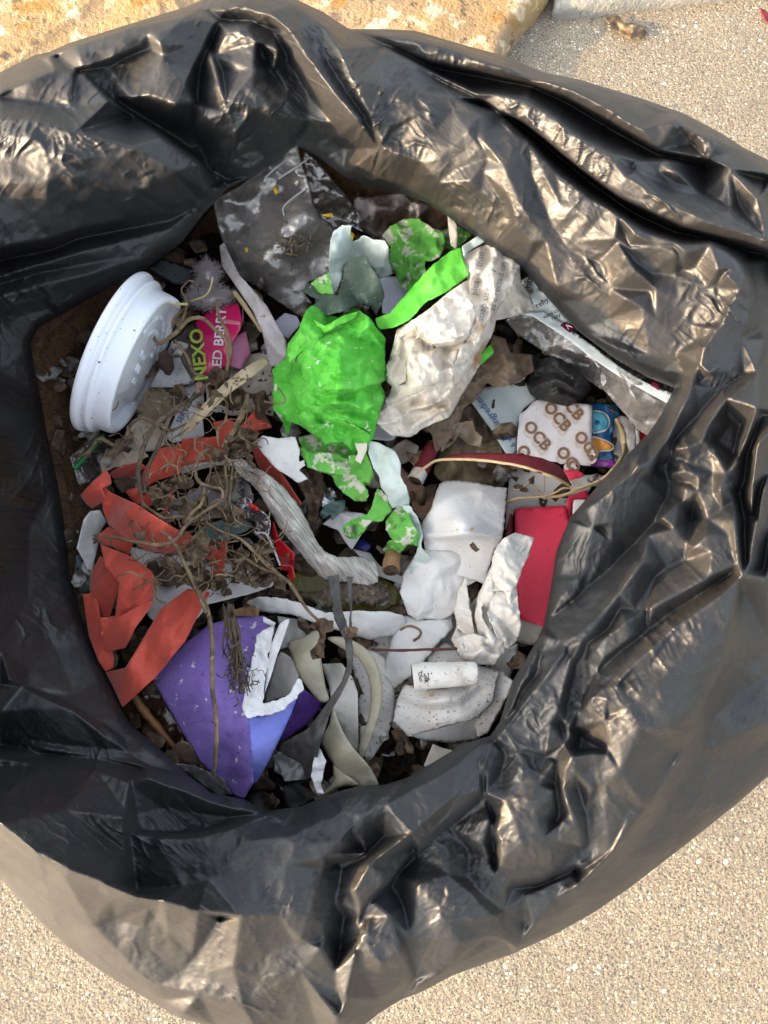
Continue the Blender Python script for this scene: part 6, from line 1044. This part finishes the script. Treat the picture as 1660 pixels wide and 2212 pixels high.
pl2 = [('d', k(7, "985,55,-76 900,110,-72 800,170,-66 690,260,-62 620,380,-60 590,480,-60 578,560,-62 600,700,-66"), [1.6, 2, 2.2, 2.3, 2.4, 2.3, 2.2, 1.8]), ('d', k(7, "920,70,-74 870,160,-70 780,205,-66 735,310,-62 690,420,-62 640,520,-64 615,690,-66"), [1.4, 1.8, 2.2, 2.2, 2.1, 1.8, 1.4]), s7("185,450,-82 260,440,-78 300,400,-76 350,350,-76 440,388,-76 500,360,-74 530,270,-72 600,225,-70 690,255,-70 770,298,-70 870,258,-74", [2, 2.6, 1.8, 1.8, 2, 2, 2, 1.8, 1.8, 1.7, 1]),
       s7("1240,75,-72 1230,130,-70 1180,260,-68 1140,330,-66 1085,400,-66", [2.4, 3.2, 3.2, 3, 1.6]), s7("1110,100,-72 1115,180,-68 1100,250,-66 1060,300,-66 1065,400,-66", [1, 1.5, 1.4, 1.4, 1]), s7("1125,400,-66 1105,520,-64 1115,640,-62 1095,760,-62", [.9, 1.3, 1.3, .8]), s7("1155,480,-68 1135,640,-66 1125,820,-66 1120,950,-70", [1, 1.5, 1.4, 1]), s7("1000,440,-66 1020,500,-62 1000,620,-60", [.8, 1, .7])]
lv2 = [(k(7, "1130,380 1170,290 1230,280 1300,310 1295,390 1240,450 1200,470 1140,440"), -66, 6), (k(7, "1010,440 1060,410 1120,430 1100,480 1040,490"), -66, 4), (k(7, "1000,30 1080,-20 1180,20 1250,80 1230,170 1100,150 1010,110"), -78, 6), (k(7, "1260,80 1340,60 1390,140 1340,160 1370,250 1290,220 1280,150"), -82, 5)]
plant('dead_plant', m_stem, pl2, lv2, 'dark dry stems rising beside the cup lid and over the ribbon', extra=((1180, 400, 60, 50, 9), (1150, 120, 120, 60, 12)))
pl3 = [s7("960,830,-60 1080,910,-58 1200,960,-58 1350,1100,-56 1430,1170,-54 1500,1230,-54 1590,1370,-58 1660,1440,-62", [1, 1.2, 1.5, 2, 2, 1.8, 1.6, 1.4]), s7("1130,1020,-62 1200,1050,-58 1300,1120,-56 1400,1160,-54", [1, 1.2, 1.4, 1]), s7("1330,1000,-64 1360,1060,-60 1330,1130,-60", [.8, 1, .6])]
lv3 = [(k(7, "1140,1090 1190,1000 1260,1030 1230,1120 1250,1240 1160,1200"), -62, 6), (k(7, "1240,980 1340,1000 1400,1110 1370,1160 1290,1080"), -60, 5.5), (k(7, "1260,1120 1340,1140 1420,1180 1370,1240 1260,1250 1240,1190"), -62, 6), (k(7, "1400,1150 1470,1200 1470,1270 1400,1240"), -60, 4), (k(7, "1010,770 1100,750 1230,790 1230,830 1120,820 1030,830"), -66, 4),
       (k(10, "1260,310 1320,260 1390,280 1395,330 1350,350 1345,480 1285,495 1260,450 1310,400 1320,340"), -54, 5), (k(10, "1460,310 1540,315 1520,370 1470,375"), -48, 3)]
plant('dead_plant', m_stem, pl3, lv3, 'withered plant with clumped brown leaves right of the ribbon', extra=((1270, 1110, 80, 70, 14), (1120, 800, 70, 30, 6)))
def s3(s, r): return ('s', k(3, s), r)
pl4 = [s3("735,690,-62 770,720,-60 860,665,-60 960,570,-62 1050,560,-64 1130,630,-64 1200,710,-66 1215,860,-70 1205,940,-74", [2.2, 1.8, 2.4, 2.2, 2, 2, 1.8, 1.6, 1]), s3("1142,455,-68 1155,540,-66 1210,660,-66 1230,770,-68 1205,900,-72", [2, 1.6, 2, 2, 1.4]), s3("865,700,-66 940,800,-68 990,910,-74 1060,940,-78", [1.4, 1.6, 1.6, 1.2]), s3("850,620,-66 860,560,-68 930,490,-70 940,440,-72 910,370,-74 960,310,-76", [1.2, 1.4, 1.4, 1.3, 1, .7]), s3("870,660,-66 920,560,-66 945,480,-68", [1, 1.6, 1.2]), s3("960,310,-74 1010,330,-76 1020,390,-78", [.8, .8, .5]), s3("745,735,-64 800,715,-62 850,680,-62", [1.2, 1.2, 1])]
plant('dead_plant', M('light_stem', (.26, .18, .10), (.16, .105, .06), 160, rough=.8, spots=(((.05, .035, .02), 200, .60, .06),), bump=.8, bs=900), pl4, [(k(3, "1070,920 1130,880 1230,900 1220,980 1120,1000"), -76, 5)], 'curling dry stems in front of the pink berry wrapper')
tube('seed_stalk', m_pod, k(3, "895,1325,-74 960,1270,-70 1100,1120,-64 1220,1010,-62 1340,920,-64 1460,835,-70"), [1, 2.2, 2.7, 2.9, 3.2, 2.2], label='thick pale seed stalk left of the green paper', cat='stalk', n=24, sub=10, groove=.1, ng=4, bump=.1, squash=.5)
rs = random.Random(9); items = []
for q in range(46):
    x0 = 800+rs.uniform(-30, 40); x1 = 850+rs.gauss(0, 42); y1 = rs.uniform(430, 700); m0 = 835+rs.gauss(0, 25)
    items.append((k(10, f"{x0:.0f},{rs.uniform(180,280):.0f},-64 {m0:.0f},{rs.uniform(330,420):.0f},{rs.uniform(-68,-58):.1f} {x1:.0f},{y1:.0f},{rs.uniform(-66,-56):.1f}"), rs.uniform(.2, .55)))
for q in range(30):
    x = 870+rs.gauss(0, 40); y = 580+rs.gauss(0, 50); a = rs.uniform(0, 6.3); items.append((k(10, f"{x:.0f},{y:.0f},-58 {x+30*math.cos(a):.0f},{y+30*math.sin(a):.0f},-55 {x+50*math.cos(a+.7):.0f},{y+50*math.sin(a+.7):.0f},-60"), rs.uniform(.15, .4)))
tubes('root_bundle', m_stemdark, items, label='bundle of fine dry roots hanging over the purple cup', cat='roots', n=5, sub=4)
items = []
for q in range(60):
    x = rs.uniform(560, 1420); y = rs.uniform(560, 1250); a = rs.uniform(0, 6.3); l = rs.uniform(20, 90); h = rs.uniform(-66, -54)
    items.append((k(7, f"{x:.0f},{y:.0f},{h:.1f} {x+l*.5*math.cos(a):.0f},{y+l*.5*math.sin(a):.0f},{h+2:.1f} {x+l*math.cos(a+.5):.0f},{y+l*math.sin(a+.5):.0f},{h-1:.1f}"), rs.uniform(.12, .45)))
for q in range(150):
    x = rs.gauss(940, 230); y = rs.uniform(100, 1250) if q % 3 else rs.gauss(1000, 120); a = rs.uniform(0, 6.3); h = rs.uniform(-68, -52); pts_ = []
    for st_ in range(rs.randint(4, 7)):
        pts_.append(k(7, f"{x:.0f},{y:.0f},{h:.1f}")[0]); a += rs.gauss(0, .75); l = rs.uniform(22, 52); x += l*math.cos(a); y += l*math.sin(a); h += rs.uniform(-3, 3)
    items.append((pts_, rs.uniform(.15, .5)))
o = tubes('fine_roots', m_stem, items, label='fine dry rootlets tangled over the ribbon', cat='roots', n=5, sub=3); o['kind'] = 'stuff'
sheet('dark_twig_mass', m_deadleaf, k(8, "430,300 520,290 600,330 610,420 570,560 540,650 500,640 480,500 430,420"), -92, ((14, 5, 80, 3), (7, 2)), 4, rag=3, label='dark clump of dead leaves between twisted paper and green tails', cat='leaves')
sheet('dark_twig_mass', m_deadleaf, k(7, "420,600 500,575 570,600 560,650 470,670"), -96, ((14, 4),), 4, rag=3, label='dark dead leaves inside the left ribbon loop', cat='leaves')

def litter_bed():
    rr = np.random.RandomState(12); V = []; F = []; tone = []
    poly = A_IN; n = 0
    xs = [q[0] for q in poly]; ys = [q[1] for q in poly]
    while n < 900:
        x = rr.uniform(min(xs), max(xs)); y = rr.uniform(min(ys), max(ys))
        if not inside(poly, np.array([x]), np.array([y]))[0]: continue
        n += 1; h = rr.uniform(-114, -91); m = rr.randint(6, 10); r = rr.uniform(9, 34); el = rr.uniform(.35, 1); a0 = rr.uniform(0, 6.3); o = len(V); tl = rr.normal(0, .16, 2)
        tone_ = rr.choice([.05, .12, .2, .3, .45, .62, .8], p=[.2, .24, .2, .14, .1, .07, .05])
        pts = [(x, y, h+rr.uniform(-1, 3))]
        for ring in (.5, 1.):
            for q in range(m):
                a = 2*math.pi*q/m; rad = r*ring*rr.uniform(.75, 1.2); dx = rad*math.cos(a); dy = rad*el*math.sin(a)
                X = dx*math.cos(a0)-dy*math.sin(a0); Y = dx*math.sin(a0)+dy*math.cos(a0); pts.append((x+X, y+Y, h+X*tl[0]+Y*tl[1]+rr.uniform(-2.2, 2.2)))
        p = np.array(pts); V += P(p[:, 0], p[:, 1], p[:, 2]).tolist(); tone += [tone_]*len(pts)
        for q in range(m):
            q2 = (q+1) % m; F.append((o, o+1+q2, o+1+q)); F.append((o+1+q, o+1+q2, o+1+m+q2, o+1+m+q))
    mt, N, L, B, O = nt('mixed_litter'); at = N.new('ShaderNodeAttribute'); at.attribute_name = 'tone'; rp = N.new('ShaderNodeValToRGB'); L.new(at.outputs['Fac'], rp.inputs[0])
    e = rp.color_ramp.elements; e[0].color = (.055, .036, .022, 1); e[1].color = (.58, .54, .50, 1); e[1].position = .85
    for ps, c in ((.2, (.15, .092, .05, 1)), (.35, (.28, .20, .125, 1)), (.5, (.26, .25, .24, 1))): z = e.new(ps); z.color = c
    co = N.new('ShaderNodeTexCoord').outputs['Object']
    L.new(mixc(N, L, ramp(N, L, noise(N, L, co, 220, 5), .4, .65), rp.outputs[0], (.05, .035, .024)), B.inputs['Base Color']); B.inputs['Roughness'].default_value = .8
    b = N.new('ShaderNodeBump'); b.inputs['Strength'].default_value = .7; b.inputs['Distance'].default_value = .001; L.new(noise(N, L, co, 400, 5), b.inputs['Height']); L.new(b.outputs[0], B.inputs['Normal'])
    o = mk('litter_bed', V, F, mt, None, 'bed of small leaf and paper fragments deep under the litter', 'litter', kind='stuff', solid=.2)
    o.data.attributes.new('tone', 'FLOAT', 'POINT').data.foreach_set('value', tone)
litter_bed()
